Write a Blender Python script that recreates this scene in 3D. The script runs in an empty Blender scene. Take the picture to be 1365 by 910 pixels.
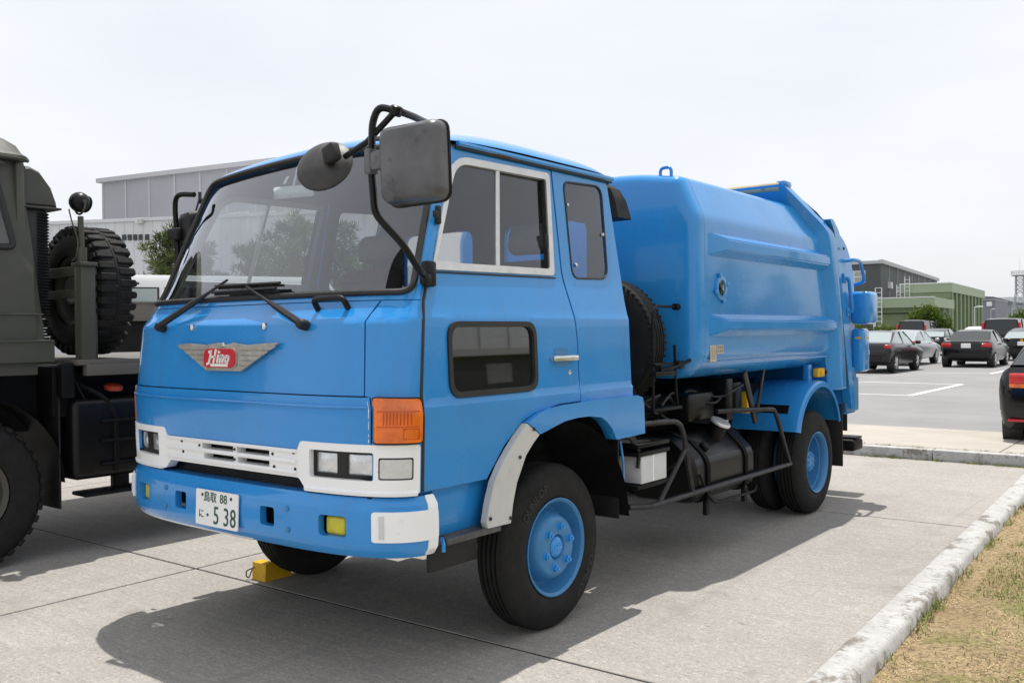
import bpy, bmesh, random
from math import *
from mathutils import Vector as V, Matrix as M
from mathutils.geometry import delaunay_2d_cdt
random.seed(7)
S = bpy.context.scene
COL = S.collection
# ------------------------------------------------------------------ camera
cd = bpy.data.cameras.new('camera'); cam = bpy.data.objects.new('camera', cd); COL.objects.link(cam)
cd.sensor_width = 36; cd.lens = 1220/1365*36; cd.clip_start = .05; cd.clip_end = 3000
yaw, pit, rol = radians(38.25), radians(.58), radians(-.58)
F = V((-sin(yaw)*cos(pit), cos(yaw)*cos(pit), -sin(pit)))
R0 = V((cos(yaw), sin(yaw), 0)); U0 = R0.cross(F)
R = R0*cos(rol)+U0*sin(rol); U = R.cross(F)
cam.matrix_world = M(((R.x, U.x, -F.x, 3.680), (R.y, U.y, -F.y, -3.563), (R.z, U.z, -F.z, 1.45), (0, 0, 0, 1)))
S.camera = cam
# ------------------------------------------------------------------ sky and sun
SUN = V((-.11, .24, 1)).normalized()
w = bpy.data.worlds.new('World'); S.world = w; w.use_nodes = True
nt = w.node_tree; bg = nt.nodes['Background']
sky = nt.nodes.new('ShaderNodeTexSky'); sky.sky_type = 'NISHITA'; sky.sun_disc = False
sky.sun_elevation = asin(SUN.z); sky.sun_rotation = atan2(SUN.x, SUN.y)
sky.dust_density = 4.0; sky.air_density = 1.0; sky.ozone_density = 1.0; sky.altitude = 0
def wn(t, **k):
    n = nt.nodes.new(t)
    for a, b in k.items():
        setattr(n, a, b)
    return n
tc = wn('ShaderNodeTexCoord'); mp = wn('ShaderNodeMapping'); mp.inputs['Scale'].default_value = (1, 1, 3.2)
nz = wn('ShaderNodeTexNoise'); nz.inputs['Scale'].default_value = 2.2; nz.inputs['Detail'].default_value = 5; nz.inputs['Roughness'].default_value = .5
rp = wn('ShaderNodeValToRGB'); rp.color_ramp.elements[0].position = .30; rp.color_ramp.elements[0].color = (.76,)*3+(1,)
rp.color_ramp.elements[1].position = .72; rp.color_ramp.elements[1].color = (.93,)*3+(1,)
mx = wn('ShaderNodeMix', data_type='RGBA')
SKY_WHITE = (8.5, 8.66, 9.05, 1)
nt.links.new(tc.outputs['Generated'], mp.inputs['Vector']); nt.links.new(mp.outputs[0], nz.inputs['Vector'])
nt.links.new(nz.outputs['Fac'], rp.inputs[0]); nt.links.new(rp.outputs[0], mx.inputs['Factor'])
nt.links.new(sky.outputs[0], mx.inputs['A']); mx.inputs['B'].default_value = SKY_WHITE
nt.links.new(mx.outputs['Result'], bg.inputs[0]); bg.inputs[1].default_value = .1
sl = bpy.data.lights.new('sun', 'SUN'); sl.energy = 3.7; sl.angle = radians(.55); sl.color = (1, .965, .91)
so = bpy.data.objects.new('sun', sl); COL.objects.link(so); so.rotation_euler = SUN.to_track_quat('Z', 'Y').to_euler(); so.location = SUN*60
S.view_settings.view_transform = 'Standard'; S.view_settings.look = 'None'; S.view_settings.exposure = .25; S.view_settings.gamma = 1
S.cycles.max_bounces = 8; S.cycles.transparent_max_bounces = 24
# ------------------------------------------------------------------ materials
MT = {}
def mat(name, col, rough=.5, metal=0, var=0, vs=6, bump=0, bs=60, coat=0, spec=.5, sub=None, emit=0, grime=None, gs=3, gt=.6, stretch=None, rvar=0, streak=None):
    m = bpy.data.materials.new(name); m.use_nodes = True; n = m.node_tree.nodes; l = m.node_tree.links
    b = n['Principled BSDF']; c4 = tuple(col)+(1,)
    b.inputs['Base Color'].default_value = c4; b.inputs['Roughness'].default_value = rough; b.inputs['Metallic'].default_value = metal
    b.inputs['Coat Weight'].default_value = coat; b.inputs['Coat Roughness'].default_value = .06; b.inputs['Specular IOR Level'].default_value = spec
    g = n.new('ShaderNodeNewGeometry'); pos = g.outputs['Position']
    if stretch:
        q = n.new('ShaderNodeMapping'); q.inputs['Scale'].default_value = stretch; l.new(pos, q.inputs[0]); pos = q.outputs[0]
    cur = None
    def noise(sc, det=4, ro=.6):
        t = n.new('ShaderNodeTexNoise'); t.inputs['Scale'].default_value = sc; t.inputs['Detail'].default_value = det; t.inputs['Roughness'].default_value = ro
        l.new(pos, t.inputs['Vector']); return t
    def mixc(fac, a, bb, blend='MIX'):
        x = n.new('ShaderNodeMix'); x.data_type = 'RGBA'; x.blend_type = blend
        if hasattr(fac, 'links'): l.new(fac, x.inputs['Factor'])
        else: x.inputs['Factor'].default_value = fac
        for s, v in (('A', a), ('B', bb)):
            if hasattr(v, 'links'): l.new(v, x.inputs[s])
            else: x.inputs[s].default_value = v
        return x.outputs['Result']
    def ramp(src, p0, p1, c0=0, c1=1):
        r = n.new('ShaderNodeMapRange'); r.inputs[1].default_value = p0; r.inputs[2].default_value = p1; r.inputs[3].default_value = c0; r.inputs[4].default_value = c1
        l.new(src, r.inputs[0]); return r.outputs[0]
    cur = c4
    if var:
        t = noise(vs); f = ramp(t.outputs['Fac'], .3, .7)
        cur = mixc(f, tuple(x*(1-var) for x in col)+(1,), tuple(min(1, x*(1+var)) for x in col)+(1,))
    if grime:
        t = noise(gs, 6, .7); f = ramp(t.outputs['Fac'], gt, gt+.12)
        cur = mixc(f, cur, tuple(grime)+(1,))
    if streak:
        q2 = n.new('ShaderNodeMapping'); q2.inputs['Scale'].default_value = (9, 9, .55); l.new(g.outputs['Position'], q2.inputs[0])
        t = n.new('ShaderNodeTexNoise'); t.inputs['Scale'].default_value = 1.6; t.inputs['Detail'].default_value = 6; t.inputs['Roughness'].default_value = .65; l.new(q2.outputs[0], t.inputs['Vector'])
        cur = mixc(ramp(t.outputs['Fac'], .56, .76, 0, .55), cur, tuple(streak)+(1,))
    if hasattr(cur, 'links'): l.new(cur, b.inputs['Base Color'])
    if rvar:
        t = noise(vs*1.7, 5, .7); l.new(ramp(t.outputs['Fac'], .3, .7, max(.02, rough-rvar), min(1, rough+rvar)), b.inputs['Roughness'])
    if bump:
        t = noise(bs, 5, .6); u = n.new('ShaderNodeBump'); u.inputs['Strength'].default_value = bump; u.inputs['Distance'].default_value = .01
        l.new(t.outputs['Fac'], u.inputs['Height']); l.new(u.outputs[0], b.inputs['Normal'])
    if emit:
        b.inputs['Emission Color'].default_value = c4; b.inputs['Emission Strength'].default_value = emit
    MT[name] = m; m['h'] = 1
    return m
def glass(name, tint, rough=.02, extra=0.0):
    m = bpy.data.materials.new(name); m.use_nodes = True; n = m.node_tree.nodes; l = m.node_tree.links; n.clear()
    o = n.new('ShaderNodeOutputMaterial'); t = n.new('ShaderNodeBsdfTransparent'); t.inputs[0].default_value = tuple(tint)+(1,)
    g = n.new('ShaderNodeBsdfGlossy'); g.inputs['Roughness'].default_value = rough; g.inputs[0].default_value = (.95, .97, 1, 1)
    f = n.new('ShaderNodeFresnel'); ge = n.new('ShaderNodeNewGeometry'); ir = n.new('ShaderNodeMapRange'); ir.inputs[3].default_value = 1.52; ir.inputs[4].default_value = 1/1.52
    l.new(ge.outputs['Backfacing'], ir.inputs[0]); l.new(ir.outputs[0], f.inputs[0])
    a = n.new('ShaderNodeMath'); a.operation = 'MULTIPLY_ADD'; a.inputs[1].default_value = 1.6; a.inputs[2].default_value = extra; a.use_clamp = True
    x = n.new('ShaderNodeMixShader'); l.new(f.outputs[0], a.inputs[0]); l.new(a.outputs[0], x.inputs[0]); l.new(t.outputs[0], x.inputs[1]); l.new(g.outputs[0], x.inputs[2]); l.new(x.outputs[0], o.inputs[0])
    MT[name] = m; return m
BLUE = mat('blue_paint', (.026, .265, .67), .24, 0, .05, 2.2, .16, 2.6, coat=.6, rvar=.10, spec=.3, grime=(.055, .25, .56), gs=7, gt=.60, streak=(.05, .22, .50))
BLUEM = mat('blue_paint_worn', (.045, .205, .43), .40, 0, .09, 9, .05, 60, rvar=.12, grime=(.16, .2, .25), gs=14, gt=.66)
WHITE = mat('white_paint', (.90, .905, .905), .3, 0, .02, 5, .02, 40, coat=.3, grime=(.6, .59, .56), gs=9, gt=.64)
GREYW = mat('bare_white_guard', (.56, .56, .54), .5, 0, .06, 7, .05, 50, grime=(.36, .33, .28), gs=16, gt=.63)
RUB = mat('black_rubber', (.016, .0155, .015), .5, 0, .25, 20, .05, 90)
TYRE = mat('tyre_rubber', (.017, .0165, .016), .75, 0, .25, 14, .12, 120, spec=.22, rvar=.1)
TYRED = mat('tyre_tread_dusty', (.022, .0215, .021), .85, 0, .35, 18, .15, 120, spec=.2)
LETT = mat('tyre_lettering', (.026, .025, .024), .6)
BLACK = mat('black_chassis_paint', (.0045, .0045, .005), .5, 0, .4, 8, .06, 50, rvar=.12, spec=.22)
BLACKG = mat('black_gloss_paint', (.0055, .0055, .006), .34, 0, .3, 10, .03, 40, spec=.28)
DARKM = mat('mirror_back_plastic', (.10, .10, .105), .30, 0, .3, 6, .06, 70, grime=(.035, .035, .036), gs=7, gt=.55)
PLAST = mat('black_plastic', (.007, .007, .0075), .55, 0, .3, 12, .05, 90)
INT = mat('cab_lining', (.115, .117, .122), .8, 0, .1, 5)
SEAT = mat('seat_cloth', (.10, .075, .078), .9, 0, .2, 30, .2, 200)
CHROME = mat('chrome', (.72, .72, .71), .16, 1, .1, 20)
ALU = mat('aluminium_trim', (.66, .655, .64), .38, .55, .08, 12, .02, 60)
WING = mat('emblem_metal', (.46, .44, .40), .38, .5, .2, 30, .05, 90)
RED = mat('badge_red', (.56, .018, .035), .3, 0, .05, 10, coat=.4)
LETTER = mat('badge_letter_white', (.82, .82, .8), .35)
AMBER = mat('amber_lens', (.80, .15, .006), .16, 0, .34, 11, .22, 55, coat=.7)
AMBERD = mat('amber_lens_ridge', (.60, .085, .004), .25, 0, .1, 30)
LENS = mat('headlamp_lens', (.70, .72, .73), .12, .6, .14, 30, .12, 90, coat=.6)
CLEARL = mat('frosted_lens', (.62, .62, .60), .3, 0, .08, 25, .15, 60, coat=.3)
YEL = mat('yellow_lens', (.62, .55, .012), .22, 0, .1, 30, .2, 70, coat=.5)
YELP = mat('yellow_paint', (.72, .42, .012), .45, 0, .12, 20, .05, 50, grime=(.2, .13, .03), gs=22, gt=.62)
HEADR = mat('headrest_vinyl', (.20, .20, .205), .7, 0, .1, 20)
DARKR = mat('round_mirror_plastic', (.035, .033, .031), .5, 0, .3, 20, .06, 70)
PLATE = mat('plate_white', (.86, .87, .86), .35)
PLATEG = mat('plate_green', (.012, .07, .045), .4)
STICK = mat('sticker_beige', (.55, .49, .38), .5, 0, .15, 60)
STICKP = mat('sticker_print', (.28, .22, .16), .5)
OLIVE = mat('olive_paint', (.066, .066, .048), .55, 0, .10, 4, .04, 30, rvar=.1, grime=(.075, .075, .062), gs=5, gt=.6)
OLIVEL = mat('olive_grey_drop_side', (.12, .112, .098), .6, 0, .1, 5)
BEIGE = mat('weathered_cream', (.38, .33, .22), .6, 0, .15, 12, .05, 40, grime=(.16, .09, .04), gs=9, gt=.6)
BATT = mat('battery_box_white', (.62, .63, .65), .55, 0, .06, 10, .05, 40)
STEEL = mat('dark_steel', (.045, .045, .048), .42, .7, .3, 14, .05, 60)
GALV = mat('step_steel', (.10, .10, .105), .5, .4, .3, 30, .1, 80)
RUST = mat('rust', (.10, .045, .02), .85, 0, .4, 40)
GLASS_W = glass('windscreen_glass', (.60, .64, .65), .02, .06)
GLASS_S = glass('side_glass', (.80, .82, .82), .01, .0)
GLASS_D = glass('lower_door_glass', (.20, .21, .22), .02, .10)
REDL = mat('tail_lens_red', (.55, .012, .018), .2, 0, .15, 8, coat=.5)
CARK = mat('car_paint_black', (.004, .004, .005), .2, 0, coat=.35, spec=.3)
CARG = mat('car_paint_grey', (.022, .021, .023), .24, .2, coat=.4, spec=.3)
CARS = mat('car_paint_silver', (.42, .43, .45), .28, .5, coat=.6)
CARB = mat('car_paint_brown', (.014, .010, .011), .22, .1, coat=.4, spec=.3)
CARW = mat('car_paint_white', (.78, .79, .79), .28, coat=.5)
CGLASS = mat('car_glass', (.018, .022, .024), .06, 0, spec=.5, coat=.3)
CGLASSL = mat('car_glass_pale', (.30, .36, .36), .08, 0, spec=.8, coat=.6)
ALLOY = mat('alloy_wheel', (.55, .56, .57), .32, .8)
BARK = mat('pine_bark', (.10, .075, .055), .95, 0, .3, 12, .5, 30)
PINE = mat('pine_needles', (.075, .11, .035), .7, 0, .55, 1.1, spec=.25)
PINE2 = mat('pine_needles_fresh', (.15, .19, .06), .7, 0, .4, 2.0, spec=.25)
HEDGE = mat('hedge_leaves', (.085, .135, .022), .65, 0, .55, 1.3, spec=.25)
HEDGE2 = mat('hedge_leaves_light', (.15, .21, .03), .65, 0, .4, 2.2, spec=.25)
WALLW = mat('white_cladding', (.66, .67, .69), .7, 0, .05, .6, grime=(.56, .555, .55), gs=.7, gt=.58, stretch=(1, 1, .25))
WALLG = mat('grey_cladding', (.36, .365, .39), .7, 0, .05, .4)
WALLGS = mat('grey_cladding_seam', (.47, .475, .49), .7)
WALLD = mat('dark_grey_cladding', (.090, .098, .098), .75, 0, .08, .5, grime=(.13, .135, .135), gs=.5, gt=.6, stretch=(1, 1, .2))
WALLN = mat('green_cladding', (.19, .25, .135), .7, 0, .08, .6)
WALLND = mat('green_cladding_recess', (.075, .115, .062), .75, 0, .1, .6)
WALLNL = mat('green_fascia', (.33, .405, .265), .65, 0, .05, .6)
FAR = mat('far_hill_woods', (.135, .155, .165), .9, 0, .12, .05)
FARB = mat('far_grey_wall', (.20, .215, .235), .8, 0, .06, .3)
WINW = mat('window_white_frame', (.72, .73, .73), .5)
WIND = mat('window_dark_pane', (.03, .034, .04), .15)
WINP = mat('window_pale_pane', (.36, .38, .38), .2)
PAINTL = mat('road_marking', (.78, .78, .76), .7, 0, .05, 5, .1, 60, grime=(.30, .30, .30), gs=7, gt=.64)
STRAWD = mat('brown_dead_grass', (.20, .135, .075), .9, 0, .35, 9, spec=.2)
STRAW = mat('dry_grass', (.56, .43, .25), .85, 0, .35, 9, spec=.2)
GRASS = mat('green_grass', (.21, .235, .065), .8, 0, .4, 8, spec=.2)
# ------------------------------------------------------------------ mesh building
class MB:
    def __init__(s): s.v = []; s.f = []; s.m = []
    def add(s, vs, fs, mi=0):
        o = len(s.v); s.v += [tuple(p) for p in vs]; s.f += [tuple(i+o for i in f) for f in fs]; s.m += [mi]*len(fs)
        return s
    def bm(s, b, mi=0):
        b.verts.index_update(); s.add([v.co for v in b.verts], [[v.index for v in f.verts] for f in b.faces], mi); b.free(); return s
    def box(s, c, d, r=0, seg=2, rot=None, mi=0):
        b = bmesh.new(); bmesh.ops.create_cube(b, size=1)
        for v in b.verts: v.co = V((v.co.x*d[0], v.co.y*d[1], v.co.z*d[2]))
        if r: bmesh.ops.bevel(b, geom=list(b.edges), offset=min(r, min(d)*.49), segments=seg, affect='EDGES', profile=.5)
        m = M.Translation(V(c)) @ (rot.to_4x4() if rot else M.Identity(4))
        bmesh.ops.transform(b, matrix=m, verts=b.verts); return s.bm(b, mi)
    def bx(s, x0, x1, y0, y1, z0, z1, r=0, seg=2, mi=0):
        return s.box(((x0+x1)/2, (y0+y1)/2, (z0+z1)/2), (abs(x1-x0), abs(y1-y0), abs(z1-z0)), r, seg, None, mi)
    def tube(s, pts, r, n=8, mi=0, cap=True, closed=False, fillet=0):
        P = [V(p) for p in pts]
        if fillet: P = smooth_path(P, fillet, closed)
        N = len(P); rs = r if isinstance(r, (list, tuple)) else [r]*N
        if len(rs) != N: rs = [rs[0]+(rs[-1]-rs[0])*i/(N-1) for i in range(N)]
        vs = []; pu = None
        for i in range(N):
            a = P[i-1] if (i or closed) else P[i]; c = P[(i+1) % N] if (i < N-1 or closed) else P[i]
            t = (c-a).normalized()
            if pu is None: pu = t.orthogonal().normalized()
            u = (pu-t*pu.dot(t)).normalized(); pu = u; q = t.cross(u)
            for k in range(n):
                an = 2*pi*k/n; vs.append(P[i]+(u*cos(an)+q*sin(an))*rs[i])
        fs = []
        for i in range(N if closed else N-1):
            j = (i+1) % N
            for k in range(n): fs.append((i*n+k, i*n+(k+1) % n, j*n+(k+1) % n, j*n+k))
        if cap and not closed: fs.append(tuple(range(n-1, -1, -1))); fs.append(tuple((N-1)*n+k for k in range(n)))
        return s.add(vs, fs, mi)
    def lathe(s, prof, o, ax, n=48, mi=0, a0=0, a1=2*pi, cap=False):
        """prof: (distance along axis, radius)"""
        o = V(o); ax = V(ax).normalized(); u = ax.orthogonal().normalized() if abs(ax.x) < .9 else V((0, 1, 0)); q = ax.cross(u)
        full = abs(a1-a0-2*pi) < 1e-6; K = n if full else n+1; vs = []
        for d, r in prof:
            for k in range(K):
                a = a0+(a1-a0)*k/n; vs.append(o+ax*d+(u*cos(a)+q*sin(a))*r)
        fs = []
        for i in range(len(prof)-1):
            for k in range(n):
                k2 = (k+1) % K; fs.append((i*K+k, (i+1)*K+k, (i+1)*K+k2, i*K+k2))
        if cap: fs.append(tuple(range(K))); fs.append(tuple((len(prof)-1)*K+k for k in range(K-1, -1, -1)))
        return s.add(vs, fs, mi)
    def cyl(s, a, b, r, n=20, mi=0): return s.tube([a, b], r, n, mi)
    def prism(s, poly, fn, d0, d1, mi=0):
        """poly of (u,v), fn(u,v,d)->xyz, extruded from d0 to d1"""
        n = len(poly); vs = [fn(u, v, d0) for u, v in poly]+[fn(u, v, d1) for u, v in poly]
        fs = [tuple(range(n)), tuple(range(2*n-1, n-1, -1))]+[(i, i+n, (i+1) % n+n, (i+1) % n) for i in range(n)]
        return s.add(vs, fs, mi)
    def loft(s, rings, mi=0, closed=True, cap=True):
        n = len(rings[0]); vs = [p for r in rings for p in r]; fs = []
        for i in range(len(rings)-1):
            for k in range(n if closed else n-1):
                k2 = (k+1) % n; fs.append((i*n+k, i*n+k2, (i+1)*n+k2, (i+1)*n+k))
        if cap: fs.append(tuple(range(n-1, -1, -1))); fs.append(tuple((len(rings)-1)*n+k for k in range(n)))
        return s.add(vs, fs, mi)
    def mirrored(s):
        o = MB(); o.v = [(-x, y, z) for x, y, z in s.v]; o.f = [tuple(reversed(f)) for f in s.f]; o.m = list(s.m); return o
    def build(s, name, mats, parent=None, ang=32, fix=True):
        me = bpy.data.meshes.new(name); og = V(parent['_o']) if parent is not None else V((0, 0, 0))
        vs = [V(p)-og for p in s.v]
        me.from_pydata(vs, [], s.f)
        for m in (mats if isinstance(mats, (list, tuple)) else [mats]): me.materials.append(m)
        if len(me.materials) > 1: me.polygons.foreach_set('material_index', s.m)
        if fix:
            b = bmesh.new(); b.from_mesh(me); bmesh.ops.recalc_face_normals(b, faces=b.faces); b.to_mesh(me); b.free()
        if ang: me.shade_smooth(); me.set_sharp_from_angle(angle=radians(ang))
        o = bpy.data.objects.new(name, me); COL.objects.link(o)
        if parent is not None: o.parent = parent; o['_o'] = parent['_o']
        else: o['_o'] = (0., 0., 0.)
        return o
def smooth_path(P, r, closed=False):
    out = []; N = len(P)
    for i, p in enumerate(P):
        if not closed and i in (0, N-1): out.append(p); continue
        a = P[i-1]-p; b = P[(i+1) % N]-p; d = min(r, a.length*.48, b.length*.48)
        A = p+a.normalized()*d; B = p+b.normalized()*d
        for k in range(5):
            t = k/4; out.append(A*(1-t)**2+p*2*t*(1-t)+B*t*t)
    return out
def fil(pts, r, n=4):
    """round the corners of a 2-D polygon; r: one radius or one per corner"""
    N = len(pts); out = []
    for i in range(N):
        p = V(pts[i]).to_2d(); a = V(pts[i-1]).to_2d()-p; b = V(pts[(i+1) % N]).to_2d()-p; rr = r[i] if isinstance(r, (list, tuple)) else r
        if rr <= 0: out.append(tuple(p)); continue
        d = min(rr, a.length*.49, b.length*.49); A = p+a.normalized()*d; B = p+b.normalized()*d
        for k in range(n+1):
            t = k/n; q = A*(1-t)**2+p*2*t*(1-t)+B*t*t; out.append((q.x, q.y))
    return out
def rect(u0, u1, v0, v1, r=0, n=4): return fil([(u0, v0), (u1, v0), (u1, v1), (u0, v1)], r, n)
def dens(poly, st):
    out = []
    for i in range(len(poly)):
        a = poly[i]; b = poly[(i+1) % len(poly)]; L = hypot(b[0]-a[0], b[1]-a[1]); k = max(1, ceil(L/st))
        for j in range(k): out.append((a[0]+(b[0]-a[0])*j/k, a[1]+(b[1]-a[1])*j/k))
    return out
def inside(p, poly):
    x, y = p; c = False; j = len(poly)-1
    for i in range(len(poly)):
        a = poly[i]; b = poly[j]
        if (a[1] > y) != (b[1] > y) and x < (b[0]-a[0])*(y-a[1])/(b[1]-a[1])+a[0]: c = not c
        j = i
    return c
def patch(mb, outline, holes, fn, st=.06, th=.012, flip=False, mi=0, mi2=None, lines=()):
    """sheet of thickness th over a 2-D region with holes, mapped by fn(u,v)->xyz"""
    loops = [dens(outline, st)]+[dens(h, st) for h in holes]
    pts = []; ed = []
    for lo in loops:
        o = len(pts); pts += lo; ed += [(o+i, o+(i+1) % len(lo)) for i in range(len(lo))]
    us = [p[0] for p in loops[0]]; vs_ = [p[1] for p in loops[0]]; u0, u1, v0, v1 = min(us), max(us), min(vs_), max(vs_)
    nu = max(1, ceil((u1-u0)/st)); nv = max(1, ceil((v1-v0)/st)); vrows = [v0+(v1-v0)*j/nv for j in range(nv+1)]+list(lines)
    def far(p):
        for lo in loops:
            for q in lo:
                if (q[0]-p[0])**2+(q[1]-p[1])**2 < (st*.35)**2: return False
        return True
    for i in range(nu+1):
        for v in vrows:
            p = (u0+(u1-u0)*i/nu, v)
            if inside(p, loops[0]) and not any(inside(p, h) for h in loops[1:]) and far(p): pts.append(p)
    r = delaunay_2d_cdt([V(p).to_2d() for p in pts], ed, [], 0, 1e-6)
    P = [(p.x, p.y) for p in r[0]]; T = []
    for f in r[2]:
        c = (sum(P[i][0] for i in f)/3, sum(P[i][1] for i in f)/3)
        if inside(c, loops[0]) and not any(inside(c, h) for h in loops[1:]): T.append(tuple(f))
    e = 1e-4; Q = []; Nn = []
    for u, v in P:
        a = V(fn(u, v)); du = V(fn(u+e, v))-V(fn(u-e, v)); dv = V(fn(u, v+e))-V(fn(u, v-e)); nrm = du.cross(dv)
        nrm = nrm.normalized() if nrm.length > 1e-12 else V((0, 0, 1))
        Q.append(a); Nn.append(-nrm if flip else nrm)
    tri = []
    for f in T:
        nn = (Q[f[1]]-Q[f[0]]).cross(Q[f[2]]-Q[f[0]])
        tri.append(f if nn.dot(Nn[f[0]]) >= 0 else f[::-1])
    mb.add(Q, tri, mi)
    if th:
        I = [q-n_*th for q, n_ in zip(Q, Nn)]
        mb.add(I, [f[::-1] for f in tri], mi if mi2 is None else mi2)
        cnt = {}
        for f in tri:
            for k in range(3):
                a, b = f[k], f[(k+1) % 3]
                if (b, a) in cnt: del cnt[(b, a)]
                else: cnt[(a, b)] = 1
        be = list(cnt); vs = []; fs = []
        for a, b in be:
            o = len(vs); vs += [Q[a], Q[b], I[b], I[a]]; fs.append((o, o+3, o+2, o+1))
        mb.add(vs, fs, mi)
    return mb
# ------------------------------------------------------------------ things
def empty(name, loc, label=None, cat=None, group=None, rz=0):
    o = bpy.data.objects.new(name, None); COL.objects.link(o); o.location = loc; o.rotation_euler = (0, 0, rz); o['_o'] = tuple(loc)
    o.empty_display_size = .2
    return tag(o, label, cat, group)
def tag(o, label=None, cat=None, group=None, kind=None):
    for k, v in (('label', label), ('category', cat), ('group', group), ('kind', kind)):
        if v: o[k] = v
    return o
def copy_tree(o, parent=None):
    c = o.copy(); COL.objects.link(c)
    if parent is not None: c.parent = parent
    for ch in list(o.children): copy_tree(ch, c)
    return c
def text_mesh(s, size, ext, font_shear=0):
    cu = bpy.data.curves.new('t', 'FONT'); cu.body = s; cu.size = size; cu.extrude = ext; cu.align_x = 'CENTER'; cu.align_y = 'CENTER'; cu.shear = font_shear; cu.resolution_u = 3
    o = bpy.data.objects.new('t', cu); COL.objects.link(o); dg = bpy.context.evaluated_depsgraph_get(); dg.update()
    me = bpy.data.meshes.new_from_object(o.evaluated_get(dg)); vs = [v.co.copy() for v in me.vertices]; fs = [tuple(p.vertices) for p in me.polygons]
    bpy.data.objects.remove(o); bpy.data.curves.remove(cu); bpy.data.meshes.remove(me)
    return vs, fs
# ------------------------------------------------------------------ cab surface
def lerp(tab, z):
    if z <= tab[0][0]: return tab[0][1]
    for (a, va), (b, vb) in zip(tab, tab[1:]):
        if z <= b: return va+(vb-va)*(z-a)/(b-a)
    return tab[-1][1]
XS = [(.5, 1.02), (1.14, 1.05), (1.155, 1.04), (1.515, 1.026), (1.54, 1.017), (1.715, .976), (2.28, .885), (2.33, .878)]
YD = [(.5, -.815), (.8, -.825), (1.2, -.83), (1.5, -.80), (1.58, -.78), (1.7, -.72), (2.28, -.50), (2.33, -.48)]
YF = [(.5, -1.035), (1.175, -1.045), (1.19, -1.04), (1.49, -1.025), (1.505, -1.018), (1.525, -1.0), (1.57, -.965), (1.60, -.955), (2.2, -.64), (2.28, -.595), (2.4, -.53)]
NT = [(1.2, 4.2), (1.48, 3.7), (1.52, 3.4), (1.57, 3.0), (1.65, 2.8), (1.9, 2.6), (2.28, 2.6)]
MTB = [(1.48, 2), (1.57, 1.8), (2.28, 1.8)]
def xs(z): return lerp(XS, z)
_T = []
def fc(th, z):
    s, c = sin(th), cos(th); yd = lerp(YD, z)
    k = 1+.03*min(1, max(0, (z-1.55)/.4)) if s < 0 else 1
    return copysign(abs(s)**(2/lerp(NT, z)), s)*xs(z)*k, yd-(yd-lerp(YF, z))*max(c, 0)**(2/lerp(MTB, z))
d = 0; p = None
for i in range(1201):
    th = -pi/2+pi*i/1200; q = fc(th, 1.2)
    if p: d += hypot(q[0]-p[0], q[1]-p[1])
    p = q; _T.append((d, th))
_T = [(a-d/2, b) for a, b in _T]; TM = d/2
import bisect
_K = [a for a, b in _T]
def t2th(t):
    i = min(max(bisect.bisect(_K, t), 1), len(_K)-1); a, b = _T[i-1], _T[i]
    return a[1]+(b[1]-a[1])*(t-a[0])/(b[0]-a[0])
def fmap(t, z):
    x, y = fc(t2th(t), z); return (x, y, z)
def foff(fn, off):
    """same surface moved outwards by off"""
    e = 1e-3
    def g(u, v):
        n = (V(fn(u+e, v))-V(fn(u-e, v))).cross(V(fn(u, v+e))-V(fn(u, v-e))).normalized()
        return V(fn(u, v))+n*off
    return g
def wfn(t, v): return fmap(t, v+.045*(1-(t/TM)**2)*max(0, (v-1.6)/.72)**2)
def sfn(y, z): return (xs(z), y, z)
def qfn(y, z):
    r = .05; k = max(0, y-(.905-r)); return (xs(z)-r+sqrt(max(r*r-k*k, 1e-9)), y, z)
# ------------------------------------------------------------------ the refuse truck
TR = empty('refuse_truck', (0, 1.9, 0), 'sky blue refuse collection truck with white bumper ends, parked on the concrete', 'garbage truck')
fr = [(-.870, 1.193), (.870, 1.193), (.885, 1.50), (.905, 1.535), (.94, 1.588), (-.94, 1.588), (-.905, 1.535), (-.885, 1.50)]
hood = patch(MB(), fr, [], fmap, .05, .02, lines=(1.49, 1.505, 1.525, 1.57)).build('hood_panel', BLUE, TR)
lp = patch(MB(), [(-.90, .994), (-.535, .994), (-.505, .956), (.515, .956), (.545, .994), (.90, .994), (.90, 1.186), (-.90, 1.186)], [], foff(fmap, .008), .05, .03)
lower = lp.build('lower_front_panel', BLUE, TR)
cr = patch(MB(), [(.905, .79), (TM-.002, .79), (TM-.002, 1.588), (.946, 1.588), (.911, 1.535), (.891, 1.50), (.876, 1.193), (.905, 1.186)], [], fmap, .035, .02, lines=(1.49, 1.505, 1.525, 1.57))
cr.build('corner_panel', BLUE, TR); cr.mirrored().build('corner_panel', BLUE, TR)
mb = MB(); mb.tube([foff(fmap, .012)(t, 1.145) for t in [-.89+1.78*i/30 for i in range(31)]], .006, 6)   # pressed swage on the lower panel
mb.build('pressed_swage', BLUE, lower)
for z0, z1, r0 in ((1.10, 1.172, .0028), (1.055, 1.092, .0022), (1.002, 1.018, .003), (1.024, 1.04, .0018)): MB().tube([foff(fmap, .0085)(.893-.002*(z0*50 % 2), z0), foff(fmap, .0085)(.892, (z0+z1)/2), foff(fmap, .0085)(.893, z1)], [r0*.5, r0, r0*.4], 5).build('paint_scratch', WHITE, lower)
for t in (-.287, .257): MB().lathe([(0, .017), (.008, .016), (.013, .008), (.014, 0)], foff(fmap, 0)(t*1.25, 1.487), (0, -1, .12), 14).build('hood_bolt', CHROME, hood)
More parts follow.
